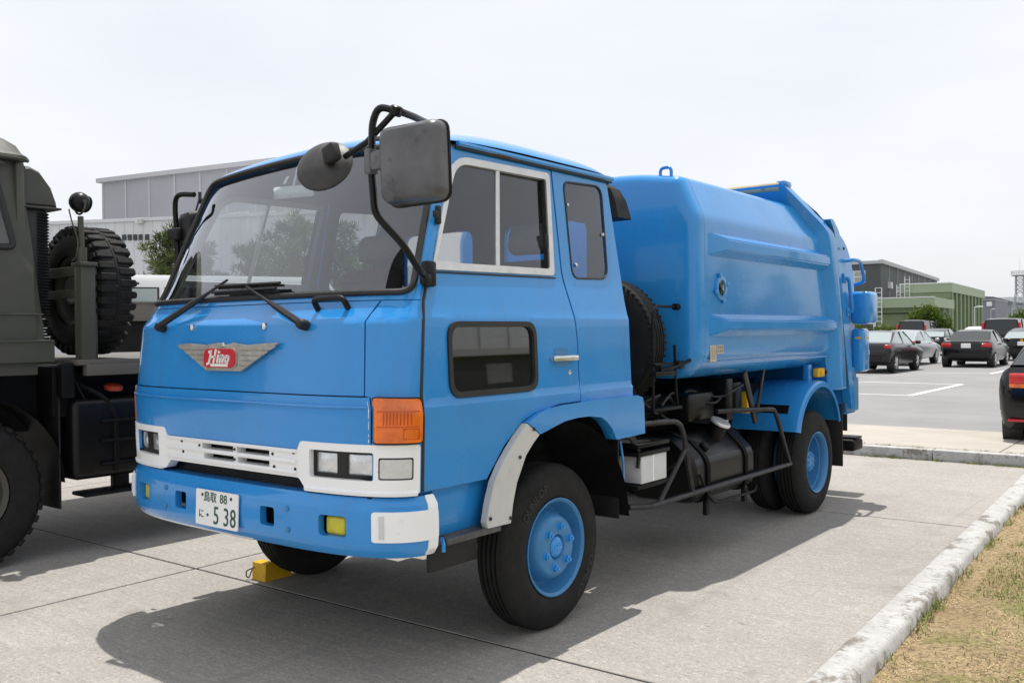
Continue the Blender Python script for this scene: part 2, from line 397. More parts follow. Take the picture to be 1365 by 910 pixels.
# pillars and roof
top = [(TM*(1-i/24*2), 2.322) for i in range(25)]
WH = fil([(-1.085, 1.622), (1.055, 1.622), (1.062, 2.298), (-1.09, 2.298)], [.05, .05, .13, .13], 6)
shell = patch(MB(), [(-TM+.001, 1.592), (TM-.001, 1.592)]+[(max(-TM+.001, min(TM-.001, a)), b) for a, b in top], [WH], wfn, .05, .03, mi2=1)
def roofp(a, b):
    P = wfn(a*(TM-.001), 2.322); x = P[0]; y = P[1]+(.905-P[1])*b
    z = P[2]+(2.318-P[2])*b+.140*(max(0, 1-abs(x/.885)**3.6)**.5)*((1-(1-b/.5)**2)**.68 if b < .5 else max(0, 1-abs(2*b-1)**6)**.5)
    return (x*(1+.012*min(1, 4*b*(1-b)*3)), y, z)
NA, NB = 44, 36; rv = []; rf = []
for j in range(NB+1):
    for i in range(NA+1):
        bb = .5-.5*cos(pi*j/NB); aa = sin(pi*(i/NA-.5)); rv.append(roofp(.45*aa+.55*(2*i/NA-1), .6*bb+.4*j/NB))
for j in range(NB):
    for i in range(NA): a = j*(NA+1)+i; rf.append((a, a+1, a+NA+2, a+NA+1))
nb_ = len(rv); rin = [(x, y, z-.03) for x, y, z in rv]
shell.add(rv, rf); shell.add(rin, [f[::-1] for f in rf], 1)
# rear quarter, both sides, and back wall
QW = fil([(.384, 1.727), (.728, 1.737), (.80, 2.262), (.425, 2.245)], [.06, .07, .07, .05], 5)
quarter = patch(MB(), [(.345, 1.08), (.905, 1.08), (.905, 2.312), (.335, 2.305), (.298, 1.76), (.305, 1.70), (.328, 1.57), (.347, 1.40)], [QW], qfn, .05, .02, mi2=1, lines=(1.14, 1.155, 1.515, 1.54))
shell.add(quarter.v, quarter.f); shell.m[-len(quarter.m):] = quarter.m
qm = quarter.mirrored(); shell.add(qm.v, qm.f); shell.m[-len(qm.m):] = qm.m
bw = [(-.86, 2.30), (-1.0, 1.45), (-1.0, .85), (1.0, .85), (1.0, 1.45), (.86, 2.30)]
patch(shell, bw, [rect(.13, .74, 1.72, 2.10, .07), rect(-.74, -.13, 1.72, 2.10, .07)], lambda u, v: (u, .903, v), .12, .03, flip=True, mi2=1)
shell.bx(-.98, .98, -.70, .9, 1.04, 1.07, mi=1)
body = shell.build('cab_body', [BLUE, INT], TR, fix=False)
MB().tube([(s_*.899, y, 2.316) for s_ in (1,) for y in (-.42, 0, .4, .905)], .013, 6).build('rain_gutter', BLUE, body)
MB().tube([(-.899, y, 2.316) for y in (-.42, 0, .4, .905)], .013, 6).build('rain_gutter', BLUE, body)
for s_ in (1, -1): MB().tube([(s_*.893, y, 2.298) for y in (-.43, 0, .4, .90)], .007, 5).build('gutter_shade_line', RUB, body)  # black tube stands in for the shadowed gap under the roof lip
MB().tube([(.8965, y, 2.305-.002*abs(y)) for y in (-.22, -.15, -.08, .0, .05)], [.004, .009, .010, .007, .003], 6).build('rust_patch', RUST, body)
MB().tube([(.8955, y, 2.304) for y in (.30, .33, .37)], [.004, .008, .003], 6).build('rust_patch', RUST, body)
# windscreen
gw = MB(); patch(gw, fil([(-1.082, 1.626), (1.052, 1.626), (1.059, 2.294), (-1.087, 2.294)], [.05, .05, .13, .13], 6), [], foff(wfn, -.012), .05, 0)
ws = gw.build('windscreen', GLASS_W, TR)
mb = MB(); lo = dens(WH, .05); mb.tube([foff(wfn, .004)(*q) for q in lo], .0150, 8, closed=True); mb.build('windscreen_gasket', RUB, ws)
def wiper(base, mid, tip, ba, bb):
    f = foff(wfn, .035)
    m = MB(); B = V(foff(fmap, .004)(*base)); m.lathe([(0, .024), (.03, .024), (.045, .018), (.048, 0)], B, (0, -1, .25), 14)
    m.tube([B+V((0, -.03, .01)), V(f(*mid)), V(f(*tip))], [.017, .008, .006], 6, fillet=.05); o = m.build('wiper', PLAST, TR)
    m = MB(); A = V(f(*ba)); C_ = V(f(*bb)); K = 12
    up = [A.lerp(C_, i/K) for i in range(K+1)]; m.tube(up, .007, 5)
    m.tube([V(foff(wfn, .012)(ba[0]+(bb[0]-ba[0])*i/K, ba[1]+(bb[1]-ba[1])*i/K)) for i in range(K+1)], .008, 4)
    for i in (1, 4, 8, 11): m.tube([up[i], V(foff(wfn, .012)(ba[0]+(bb[0]-ba[0])*i/K, ba[1]+(bb[1]-ba[1])*i/K))], .006, 4)
    m.build('wiper_blade', PLAST, o)
wiper((-.62, 1.487), (-.46, 1.615), (-.29, 1.70), (-.385, 1.672), (.45, 1.668))
wiper((.60, 1.487), (.415, 1.578), (.12, 1.66), (-.39, 1.642), (.43, 1.645))
h0 = V(foff(fmap, .0)(.668, 1.555)); h1 = V(foff(fmap, .0)(.812, 1.558)); up = V((0, -.030, .045))
MB().tube([h0, h0+up, h1+up, h1], .0135, 8, fillet=.03).build('grab_handle', BLACKG, hood)
# doors
DO = [(-.805, .79), (-.822, 1.0), (-.822, 1.34), (-.795, 1.56), (-.705, 1.75), (-.505, 2.255), (-.47, 2.292), (-.42, 2.298), (.322, 2.302), (.286, 1.76), (.292, 1.70), (.316, 1.57), (.338, 1.40), (.338, 1.095), (.15, 1.092), (-.05, 1.063), (-.15, 1.03), (-.28, .93), (-.40, .79)]
DW = fil([(-.687, 1.722), (.218, 1.733), (.300, 2.270), (-.455, 2.258)], [.012, .03, .03, .12], 6)
DWI = fil([(-.652, 1.757), (.186, 1.766), (.262, 2.234), (-.432, 2.224)], [.012, .02, .02, .09], 6)
LW = rect(-.652, -.018, 1.168, 1.50, .075, 5); LWI = rect(-.628, -.042, 1.192, 1.476, .058, 5)
door = patch(MB(), DO, [DW, LW], sfn, .05, .022, mi2=1, lines=(1.14, 1.155, 1.515, 1.54, 1.705))
frame = patch(MB(), DW, [DWI], foff(sfn, .007), .05, .022)
pane1 = patch(MB(), [DWI[0], (-.222, 1.762), (-.13, 2.229)]+DWI[-7:], [], foff(sfn, -.008), .12, 0)
pane2 = patch(MB(), [(-.21, 1.762), (.18, 1.768), (.255, 2.23), (-.115, 2.228)], [], foff(sfn, -.020), .12, 0)
bar = MB().tube([foff(sfn, -.006)(-.222, 1.762), foff(sfn, -.006)(-.125, 2.229)], .013, 6)
bar2 = MB().tube([foff(sfn, -.010)(.178, 1.770), foff(sfn, -.010)(.250, 2.228)], .012, 5)
lwg = patch(MB(), LW, [LWI], foff(sfn, .010), .05, .02); lwp = patch(MB(), LWI, [], foff(sfn, -.006), .12, 0)
qg = patch(MB(), QW, [], foff(qfn, -.004), .12, 0)
inn = [(QW[i][0]*.93+.57*.07, QW[i][1]*.94+2.0*.06) for i in range(len(QW))]
qgk = MB().tube([foff(qfn, .0)(*q) for q in dens(QW, .08)], .006, 6, closed=True)
hd = MB(); patch(hd, rect(.13, .26, 1.278, 1.368, .03), [], foff(sfn, .0015), .03, 0)  # flat darker patch, shade of the handle hollow put into its colour
hdl = MB(); hdl.box((1.060, .195, 1.318), (.022, .215, .030), .010, 2); hdl.box((1.040, .285, 1.318), (.04, .035, .034), .008); hdl.box((1.043, .10, 1.318), (.03, .02, .026), .006)
lock = MB().lathe([(0, .014), (.008, .013), (.009, 0)], (1.034, .255, 1.245), (1, 0, 0), 12)
knob = MB(); knob.box((.955, -.618, 1.965), (.02, .03, .085), .009); knob.box((.962, -.64, 1.965), (.01, .035, .03), .004)
knob2 = MB(); knob2.box((.945, .195, 1.91), (.016, .028, .075), .008)
qs = [MB().lathe([(0, .011), (.007, .009), (.009, 0)], qfn(*q), (1, 0, 0), 10) for q in ((.432, 2.12), (.74, 1.985), (.432, 1.80))]
trim = MB().tube([foff(sfn, .004)(-.70, 1.712), foff(sfn, .002)(.225, 1.722)], .0045, 5)
fs_ = MB().tube([(xs(z)-.003, lerp(YD, z)+.007, z) for z in (.80, .95, 1.1, 1.2, 1.35, 1.5, 1.58, 1.64)], .0095, 6)
for k in (0, 1):
    g = (lambda m: m.mirrored()) if k else (lambda m: m)
    D = g(door).build('door', [BLUE, INT], TR, fix=False)
    g(frame).build('window_frame', ALU, D); g(pane1).build('window_pane', GLASS_S, D); g(pane2).build('window_pane', GLASS_S, D)
    g(bar).build('window_divider', ALU, D); g(bar2).build('window_slider', BLACK, D)
    g(lwg).build('lower_window_gasket', RUB, D); g(lwp).build('lower_window', GLASS_D, D); g(trim).build('window_seal', RUB, D)
    g(fs_).build('door_seal', RUB, D)
    g(hd).build('handle_recess_shade', BLUEM, D); g(hdl).build('door_handle', CHROME, D); g(lock).build('door_lock', CHROME, D)
    g(knob).build('window_catch', PLAST, D); g(knob2).build('window_catch', PLAST, D)
    g(qg).build('quarter_window', GLASS_S, body); g(qgk).build('quarter_gasket', RUB, body)
    for m in qs: g(m).build('window_stud', CHROME, body)
# cab interior
m = MB(); m.bx(-.80, .80, -.80, -.45, 1.05, 1.40, .04)
m.prism([(-.90, 1.40), (-.90, 1.57), (-.76, 1.60), (-.50, 1.56), (-.44, 1.40)], lambda u, v, d_: (d_, u, v), -.66, .66); m.build('dashboard', INT, TR)
m = MB(); c = V((-.43, -.40, 1.60)); ax = V((0, .55, 1)).normalized(); u_ = V((1, 0, 0)); q_ = ax.cross(u_)
m.tube([c+(u_*cos(a)+q_*sin(a))*.21 for a in [2*pi*i/28 for i in range(28)]], .014, 6, closed=True)
for a in (.3, 2.84, 4.71): m.tube([c-ax*.04, c+(u_*cos(a)+q_*sin(a))*.2], .012, 5)
m.tube([c-ax*.04, c-ax*.35], .03, 8); m.build('steering_wheel', PLAST, TR)
for sx in (-.44, .60, .08):
    m = MB(); wd = .25 if sx != .08 else .15
    dy = .18 if sx > .3 else 0
    m.box((sx, .02+dy, 1.17), (wd*2, .5, .14), .05, 3); rt = M.Rotation(radians(-12), 3, 'X'); m.box((sx, .25+dy, 1.54), (wd*2-.02, .13, .62), .06, 3, rt)
    if sx != .08:
        for zz in (1.34, 1.43, 1.52, 1.61, 1.70, 1.77): m.tube([(sx-wd+.05, .178+dy+.21*(zz-1.54), zz), (sx+wd-.05, .178+dy+.21*(zz-1.54), zz)], .014, 5)
    st = m.build('seat', SEAT, TR)
    if sx != .08: MB().box((sx, .345+dy, 1.965), (.29, .11, .17), .05, 3, rt).build('headrest', HEADR, st)
m = MB(); m.box((-.05, -.60, 2.17), (.25, .02, .065), .012, 2, M.Rotation(radians(14), 3, 'Z')); m.tube([(-.05, -.60, 2.2), (-.05, -.57, 2.30)], .008, 5); m.build('interior_mirror', LENS, TR)
m = MB(); patch(m, rect(-.30, -.26, 2.195, 2.232), [], foff(wfn, -.016), .05, 0); m.build('inspection_sticker', PLATE, ws)
# emblem, badge and its script
def efn(u, v, d_): return (u, -1.041-d_+.05*(v-1.35), v)
EM = MB(); wings = [(-.395, 1.404), (-.30, 1.412), (-.16, 1.404), (-.06, 1.414), (0, 1.404), (.06, 1.414), (.16, 1.404), (.30, 1.412), (.395, 1.414), (.13, 1.285), (-.14, 1.283)]
EM.prism(wings, efn, .0, .012)
for s_ in (1, -1):
    for k in range(5):
        z0 = 1.400-k*.0235; xo = .385-.053*k; EM.prism([(s_*.125, z0), (s_*xo, z0-.001), (s_*(xo-.034), z0-.0165), (s_*.125, z0-.0165)], efn, .011, .018)
EM.prism([(-.028, 1.398), (-.008, 1.416), (.006, 1.398)], efn, .012, .024)
em = EM.build('emblem', WING, hood, ang=20)
bd = MB().prism(rect(-.157, .103, 1.294, 1.392, .042, 5), efn, .012, .019, 0); bd.build('badge_rim', WING, em)
bd = MB().prism(rect(-.150, .096, 1.299, 1.387, .038, 5), efn, .019, .024, 0); bd.build('badge', RED, em, ang=20)
sc = MB()
def stroke(pts, wd=.0058):
    P = [(-.034+u*.105, 1.342+v*.041) for u, v in pts]
    for a, b in zip(P, P[1:]):
        dx, dy = b[0]-a[0], b[1]-a[1]; L = hypot(dx, dy) or 1; nx, ny = -dy/L*wd, dx/L*wd; ex, ey = dx/L*wd*.6, dy/L*wd*.6
        sc.prism([(a[0]-ex+nx, a[1]-ey+ny), (a[0]-ex-nx, a[1]-ey-ny), (b[0]+ex-nx, b[1]+ey-ny), (b[0]+ex+nx, b[1]+ey+ny)], efn, .023, .028)
stroke([(-.66, .72), (-.50, .80), (-.56, .1), (-.64, -.55), (-.78, -.66)])       # H, first stem with its tail
stroke([(-.14, .92), (-.22, .15), (-.30, -.46)]); stroke([(-.52, .12), (-.22, .20)], .005)
stroke([(.06, .36), (-.02, -.44)]); stroke([(.10, .68), (.11, .74)], .0065)                               # i
stroke([(.26, .30), (.18, -.44)]); stroke([(.24, .14), (.36, .32), (.44, .18), (.38, -.42)])             # n
stroke([(.78, .20), (.64, .26), (.56, -.05), (.58, -.34), (.70, -.40), (.80, -.20), (.82, .14), (.76, .26)])   # o
stroke([(.74, -.44), (.72, -.60)]); stroke([(-.46, -.76), (.72, -.76)], .0065)
sc.build('badge_script', LETTER, em)
# white grille panel
GO = [(-1.095, .79), (-.52, .79), (-.47, .835), (.52, .835), (.56, .79), (1.10, .79), (1.10, .994), (.53, .994), (.51, .952), (-.50, .952), (-.52, .994), (-1.095, .994)]
slots = [rect(-.19, .055, .912, .938), rect(.085, .325, .912, .938), rect(-.175, .06, .866, .892), rect(.09, .325, .866, .892)]
HL = rect(.585, .915, .845, .962, .012); HR = rect(-.915, -.585, .845, .962, .012)
TL_ = rect(.935, 1.074, .85, .942, .01); TRR = rect(-1.074, -.935, .85, .942, .01)
gm = patch(MB(), fil(GO, .012, 2), slots+[HL, HR, TL_, TRR], foff(fmap, .012), .045, .05)
for zz in (.948, .902, .856): gm.tube([foff(fmap, .016)(-.49+1.0*i/20, zz) for i in range(21)], .009, 6)
for zz in (.805,): gm.tube([foff(fmap, .008)(.56+.53*i/12, zz-.012) for i in range(13)], .014, 6); gm.tube([foff(fmap, .008)(-.56-.53*i/12, zz-.012) for i in range(13)], .014, 6)
gr = gm.build('grille', WHITE, TR)
for t_, zz in ((-.36, .935), (-.35, .885), (-.21, .925), (.07, .925), (.07, .879), (.35, .925), (.36, .87), (.49, .94), (.50, .87)):
    MB().lathe([(0, .007), (.004, .006), (.005, 0)], foff(fmap, .013)(t_, zz), (0, -1, 0), 8).build('grille_screw', STEEL, gr)
m = MB(); patch(m, rect(-.5, .5, .845, .945), [], foff(fmap, -.05), .1, 0); m.build('grille_backing', BLACK, gr)
for s_ in (1, -1):
    hf = MB(); U0_, U1_ = (.578, .922) if s_ > 0 else (-.922, -.578)
    L1 = (rect(.600, .722, .862, .948, .006), rect(.776, .898, .862, .948, .006)) if s_ > 0 else (rect(-.722, -.600, .862, .948, .006), rect(-.898, -.776, .862, .948, .006))
    patch(hf, rect(U0_, U1_, .838, .968), L1, foff(fmap, -.014), .05, .03); ho = hf.build('headlamp_bezel', PLAST, gr)
    for L_ in L1:
        m = MB(); cu = (L_[0][0]+L_[8][0])/2
        patch(m, L_, [], lambda u, v: V(foff(fmap, -.022)(u, v))+V((0, -.010*max(0, 1-((u-cu)/.06)**2)*max(0, 1-((v-.905)/.045)**2), 0)), .02, .02); m.build('headlight', LENS, ho)
    tl = TL_ if s_ > 0 else TRR; m = MB(); patch(m, tl, [], foff(fmap, .004), .04, .02); to = m.build('marker_lamp_base', PLAST, gr)
    m = MB(); u_a, u_b = (.942, 1.067) if s_ > 0 else (-1.067, -.942); patch(m, rect(u_a, u_b, .857, .935, .008), [], foff(fmap, .013), .03, .012); m.build('marker_lens', CLEARL, to)
    m = MB(); ua, ub = (.918, 1.102) if s_ > 0 else (-1.102, -.918)
    patch(m, rect(ua, ub, .998, 1.188, .012), [], foff(fmap, .022 if s_ > 0 else .004), .03, .04); ao = m.build('indicator_base', PLAST, TR)
    m = MB(); ua, ub = ua+.007, ub-.007; patch(m, rect(ua, ub, 1.006, 1.181, .014), [], lambda u, v: V(foff(fmap, .036 if s_ > 0 else .010)(u, v)), .022, .016); al = m.build('indicator_lens', AMBER, ao)
    m = MB(); w_ = ub-ua
    for zz in ((1.135, 1.072) if s_ > 0 else ()): m.tube([foff(fmap, .037)(ua+.012+(w_-.024)*i/8, zz) for i in range(9)], .003, 4)
    for k in range(9 if s_ > 0 else 0): m.tube([foff(fmap, .036)(ua+w_*(.22+.07*k), 1.08), foff(fmap, .036)(ua+w_*(.22+.07*k), 1.128)], .0028, 4)
    e0 = ub-.062 if s_ > 0 else ua+.012
    if s_ > 0: m.tube([foff(fmap, .037)(*q) for q in ((e0, 1.022), (e0+.05, 1.022), (e0+.05, 1.062), (e0, 1.062))], .003, 4, closed=True); m.build('lens_ribs', AMBERD, ao)
# bumper
def bmp(t, z, o=0):
    th = t/1.155*pi/2; s, c = sin(th), cos(th); n1 = 3.6
    x0, yd, yf = 1.065+o, -.765, -1.075-o
    return (copysign(abs(s)**(2/n1), s)*x0*.999, yd-(yd-yf)*max(c, 1e-4)**.8, z)
_bt = []; d = 0; p = None
for i in range(801):
    t_ = -1.155+2.31*i/800; q = bmp(t_, 0)
    if p: d += hypot(q[0]-p[0], q[1]-p[1])
    p = q; _bt.append((d, t_))
BT = d/2; _bt = [(a-BT, b) for a, b in _bt]; _bk = [a for a, b in _bt]
def bl(s):
    i = min(max(bisect.bisect(_bk, s), 1), 800); a, b = _bt[i-1], _bt[i]; return a[1]+(b[1]-a[1])*(s-a[0])/(b[0]-a[0])
def bm_(o=0):
    def g(s, z):
        lip = max(0, z-.735)/.04; bot = max(0, .575-z)/.05
        P = bmp(bl(s), z, o-.022*lip*lip-.03*bot*bot+.006*cos((z-.65)*12)); return P
    return g
FG = [rect(.655, .80, .608, .695, .02), rect(-.80, -.655, .608, .695, .02), rect(.288, .385, .612, .695, .015), rect(-.385, -.288, .612, .695, .015)]
m = patch(MB(), [(-BT+.004, .525), (BT-.004, .525), (BT-.004, .775), (-BT+.004, .775)], FG, bm_(), .035, .035)
N_ = 60
ra = [bm_()(-BT+.004+(2*BT-.008)*i/N_, .774) for i in range(N_+1)]; rb = [(x*.955, y+.05, z+.002) for x, y, z in ra]; rc = [(x*.90, y+.15, z-.002) for x, y, z in ra]
m.add(ra+rb+rc, [(k*(N_+1)+i, k*(N_+1)+i+1, (k+1)*(N_+1)+i+1, (k+1)*(N_+1)+i) for k in (0, 1) for i in range(N_)])
bu = m.build('bumper', BLUE, TR)
m = MB(); patch(m, [(-BT+.2, .520), (.2, .520), (.2, .528), (-BT+.2, .528)], [], bm_(.004), .06, .02); m.build('bumper_lower_edge', WHITE, bu)
for s_ in (1, -1):
    m = MB(); a, b = (.915, BT-.003) if s_ > 0 else (-BT+.003, -.915)
    patch(m, rect(a, b, .598, .722, .014), [], bm_(.010), .03, .02)
    a2, b2 = (BT-.052, BT-.001) if s_ > 0 else (-BT+.001, -BT+.052); patch(m, rect(a2, b2, .528, .778, .006), [], bm_(.006), .03, .03)
    a3 = a+.030 if s_ > 0 else b-.052; we = m.build('bumper_end_cap', WHITE, bu)
    m = MB(); patch(m, rect(a3, a3+.022, .612, .706), [], bm_(.0135), .03, .006); m.build('reflector_strip', CLEARL, we)
    MB().lathe([(0, .012), (.004, .011), (.005, 0)], V(bm_(.008)((BT-.028)*s_, .548)), (s_, 0, 0), 10).build('end_cap_screw', ALU, we)
    P = V(bm_(-.055)(.7275*s_, .652)); fo = MB(); fo.box(P+V((0, .03, 0)), (.19, .03, .13)); fo.build('lamp_recess', BLACK, bu)
    n_ = V((s_*.10, -1, 0)).normalized(); P2 = V(bm_(-.034)((.742 if s_ > 0 else .728)*s_, .648))
    rt = V((0, -1, 0)).rotation_difference(n_).to_matrix(); MB().box(P2+V((0, .015, 0)), (.112, .05, .082), .016, 3, rt).build('fog_lamp', YEL, bu)
    P3 = V(bm_(-.07)(.336*s_, .652)); MB().box(P3, (.13, .02, .12)).build('tow_recess', BLACK, bu)
    for zz, tt in ((.70, .47), (.61, .475)): MB().lathe([(0, .013), (.006, .012), (.008, 0)], V(bm_(.0)(tt*s_, zz)), (0, -1, 0), 10).build('bumper_bolt', BLUEM, bu)
    MB().lathe([(0, .013), (.006, .012), (.008, 0)], V(bm_(.0)(-.04+.2*s_, .735)), (0, -1, 0), 10)
# number plate
npf = lambda u, v, d_: (u-.018, -1.089-d_+.04*(v-.645), v)
pl = MB().prism(rect(-.165, .165, .5625, .7275, .008, 2), npf, 0, .006); po = pl.build('number_plate', PLATE, bu)
m = MB(); fr_ = rect(-.160, .160, .5675, .7225, .006, 2)
def put(s, size, u0, v0, sx=1, shear=0, bold=0):
    vs, fs = text_mesh(s, size, .0015)
    if vs:
        mm_ = MB(); mm_.add([npf(u0+p_.x*sx, v0+p_.y, .0065+p_.z) for p_ in vs], fs); mm_.build('plate_character', PLATEG, po, ang=0)
put('鳥取', .052, -.050, .694); put('88', .058, .055, .694); put('に', .046, -.118, .612)
put('5', .118, .000, .612, .82); put('3', .118, .078, .612, .82); put('8', .118, .130, .612, .82)
MB().prism(rect(-.074, -.060, .606, .620, .007, 3), npf, .006, .0085).build('plate_character', PLATEG, po)
for u in (-.112, .113): MB().lathe([(0, .008), (.003, .007), (.004, 0)], npf(u, .703, .006), (0, -1, 0), 8).build('plate_bolt', STEEL, po)
# wheel arches, step, liner
def afn(y, z): return (1.078-.35*max(0, abs(z-.83)-.2)**2, y, z)
AB = [(-.145, 1.024), (-.046, 1.062), (.06, 1.080), (.157, 1.088), (.376, 1.092), (.866, 1.092), (.918, 1.078), (.932, 1.04), (.940, .874), (.639, .868), (.594, .93), (.545, .972), (.488, 1.0), (.37, 1.014), (.263, 1.015), (.15, 1.006), (.026, .978), (-.047, .962)]
AW = [(-.149, 1.021), (-.215, .972), (-.273, .920), (-.34, .852), (-.396, .777), (-.43, .69), (-.452, .605), (-.44, .578), (-.278, .575), (-.262, .66), (-.23, .755), (-.158, .874), (-.10, .925), (-.051, .960)]
for k in (0, 1):
    g = (lambda m_: m_.mirrored()) if k else (lambda m_: m_)
    A_ = g(patch(MB(), AB, [], afn, .05, .07)).build('wheel_arch', BLUE, TR)
    B_ = g(patch(MB(), AW, [], foff(afn, -.004), .05, .035)).build('arch_extension', GREYW, A_)
    for q in ((-.10, .99), (-.21, .87), (-.285, .60), (-.43, .62)): g(MB().lathe([(0, .009), (.004, .008), (.005, 0)], afn(*q), (1, 0, 0), 8)).build('arch_screw', STEEL, B_)
    a0 = 0; ln = MB(); ln.lathe([(-.45, .60), (0, .60)], (1.06, .19, .40), (1, 0, 0), 24, a0=.05, a1=pi-.28)
    # the lathe of a half turn: keep the part above the axle
    ln.v = [(x, y, z) for x, y, z in ln.v]
    g(ln).build('wheel_housing', BLACK, TR, fix=False)
    g(MB().bx(.93, .99, -.815, -.33, .57, .80, .01)).build('step_side', BLUE, TR)
    stp = MB(); stp.bx(.80, 1.065, -.70, -.335, .548, .578, .006)
    for i in range(6): stp.bx(.825+.036*i, .843+.036*i, -.68, -.35, .577, .583)
    if not k: g(stp).build('step', GALV, TR)
    if not k: g(MB().bx(.90, .92, -.66, -.335, .40, .545, .004)).build('splash_panel', PLAST, TR)
    g(MB().bx(.56, 1.0, .775, .79, (.45 if k else .41), .90, .004)).build('mud_flap', PLAST, TR)
    g(MB().tube([(1.0, .80, .84), (1.012, .81, .72), (1.012, .81, .45)], .007, 6)).build('flap_stay', BLUE, TR)
    g(MB().tube([(1.03, -.70, .575), (1.055, -.715, .56), (1.055, -.715, .525)], .009, 6, fillet=.02)).build('step_hook', BLUE, TR)
# ------------------------------------------------------------------ wheels
TPROF = [(.012, .228), (-.004, .25), (-.006, .29), (.004, .335), (.018, .366), (.030, .379), (.040, .385)]
for g_ in (.065, .093, .121, .149): TPROF += [(g_-.006, .3905), (g_-.0045, .379), (g_+.0045, .379), (g_+.006, .3905)]
TPROF += [(.174, .385), (.184, .379), (.196, .366), (.210, .335), (.220, .29), (.218, .25), (.202, .228)]
KW = 1.07
TPROF = [(a, b*KW) for a, b in TPROF]
def hexnut(m, c, ax, r, h):
    m.lathe([(0, r), (h, r), (h+.002, r*.8), (h+.002, 0)], c, ax, 6); m.lathe([(h, r*.55), (h+.009, r*.5), (h+.010, 0)], c, ax, 8); m.lathe([(0, r*1.35), (.005, r*1.3), (.006, r)], c, ax, 14)
def front_wheel(root, x1, y, z, sgn):
    """x1: outer face; sgn +1 = left side"""
    A = V((sgn, 0, 0)); o = V((x1-sgn*.216, y, z))
    m = MB(); m.lathe([(.206, 0.2418), (.214, 0.2472), (.216, 0.2418), (.205, 0.2290), (.168, 0.2193), (.140, 0.2108), (.124, 0.1990), (.130, 0.1840), (.188, 0.1605), (.205, 0.1509), (.214, 0.1391), (.216, 0.1263), (.216, 0.0663), (.210, 0.0621), (.196, 0.0578), (.196, 0.0460), (.215, 0.0439), (.217, 0.0385), (.217, 0.0000)], o, A, 48)
    m.lathe([(.05, 0.2418), (.206, 0.2418)], o, A, 40); wl = m.build('wheel', BLUEM, root)
    m = MB(); m.lathe(TPROF, o, A, 72); t = m.build('tyre', TYRE, wl)
    m = MB()
    for k in range(6):
        a = 2*pi*k/6+.28; m2 = MB(); hexnut(m2, o+A*.215+V((0, cos(a)*.105, sin(a)*.105)), A, .0185, .020); m2.build('wheel_nut', BLUE, wl)
    for k in range(4):
        a = 2*pi*k/4+.5; P = o+A*.136+V((0, cos(a)*.184, sin(a)*.184)); m.lathe([(0, .024), (.003, .023), (.004, 0)], P, (A+V((0, cos(a)*.55, sin(a)*.55))), 14)
    m.build('hand_hole', BLACK, wl)
    m = MB(); m.lathe([(.20, 0.0535), (.21, 0.0514), (.222, 0.0364), (.226, 0.0214), (.226, 0.0000)], o, A, 20)
    for k in range(4): a = pi/4+pi/2*k; m.lathe([(0, .005), (.004, .004), (.005, 0)], o+A*.225+V((0, cos(a)*.018, sin(a)*.018)), A, 6)
    m.build('hub_cap', BLUE, wl)
    return o, A, t
def rear_wheel(root, x1, y, z, sgn):
    A = V((sgn, 0, 0)); o = V((x1-sgn*.216, y, z)); m = MB()
    m.lathe([(.206, 0.2440), (.215, 0.2482), (.217, 0.2440), (.206, 0.2311), (.180, 0.2226), (.155, 0.2204), (.150, 0.2140), (.09, 0.2108), (.055, 0.1980), (.045, 0.1766), (.055, 0.1498), (.062, 0.1338), (.062, 0.0963), (.10, 0.0899), (.150, 0.0835), (.158, 0.0749), (.158, 0.0000)], o, A, 48)
    m.lathe([(-.25, 0.2418), (.206, 0.2418)], o, A, 40); wl = m.build('wheel', BLUEM, root)
    m = MB(); m.lathe(TPROF, o, A, 72); m.build('tyre', TYRE, wl)
    m = MB(); m.lathe(TPROF, o-A*.27, A, 64); m.build('tyre', TYRED, wl)
    for k in range(6): a = 2*pi*k/6; m = MB(); hexnut(m, o+A*.06+V((0, cos(a)*.115, sin(a)*.115)), A, .017, .03); m.build('wheel_nut', BLUE, wl)
    m = MB()
    for k in range(8): a = 2*pi*k/8; hexnut(m, o+A*.156+V((0, cos(a)*.06, sin(a)*.06)), A, .010, .008)
    m.build('hub_bolts', BLUE, wl)
o, A, ty = front_wheel(TR, 1.0, .19, .365, 1)
wheel_l = [c for c in TR.children if c.name.startswith('wheel') and not c.name.startswith('wheel_')][-1]
for base, word in ((pi*.80, 'DUNLOP'), (-pi*.12, 'DUNLOP')):
    lm = MB()
    for i, ch in enumerate(word):
        a = base-i*.125; vs, fs = text_mesh(ch, .060, .0015); up = V((0, cos(a), sin(a))); rt = V((0, sin(a), -cos(a)))
        lm.add([o+A*(.2215-.12*abs(.319+p_.y-.306)**1.3+p_.z*.5)+up*(.319+p_.y)+rt*p_.x for p_ in vs], fs)
    lm.build('sidewall_lettering', LETT, wheel_l, ang=0)
front_wheel(TR, -1.0, .19, .365, -1)
rear_wheel(TR, 1.02, 3.82, .368, 1); rear_wheel(TR, -1.02, 3.82, .368, -1)
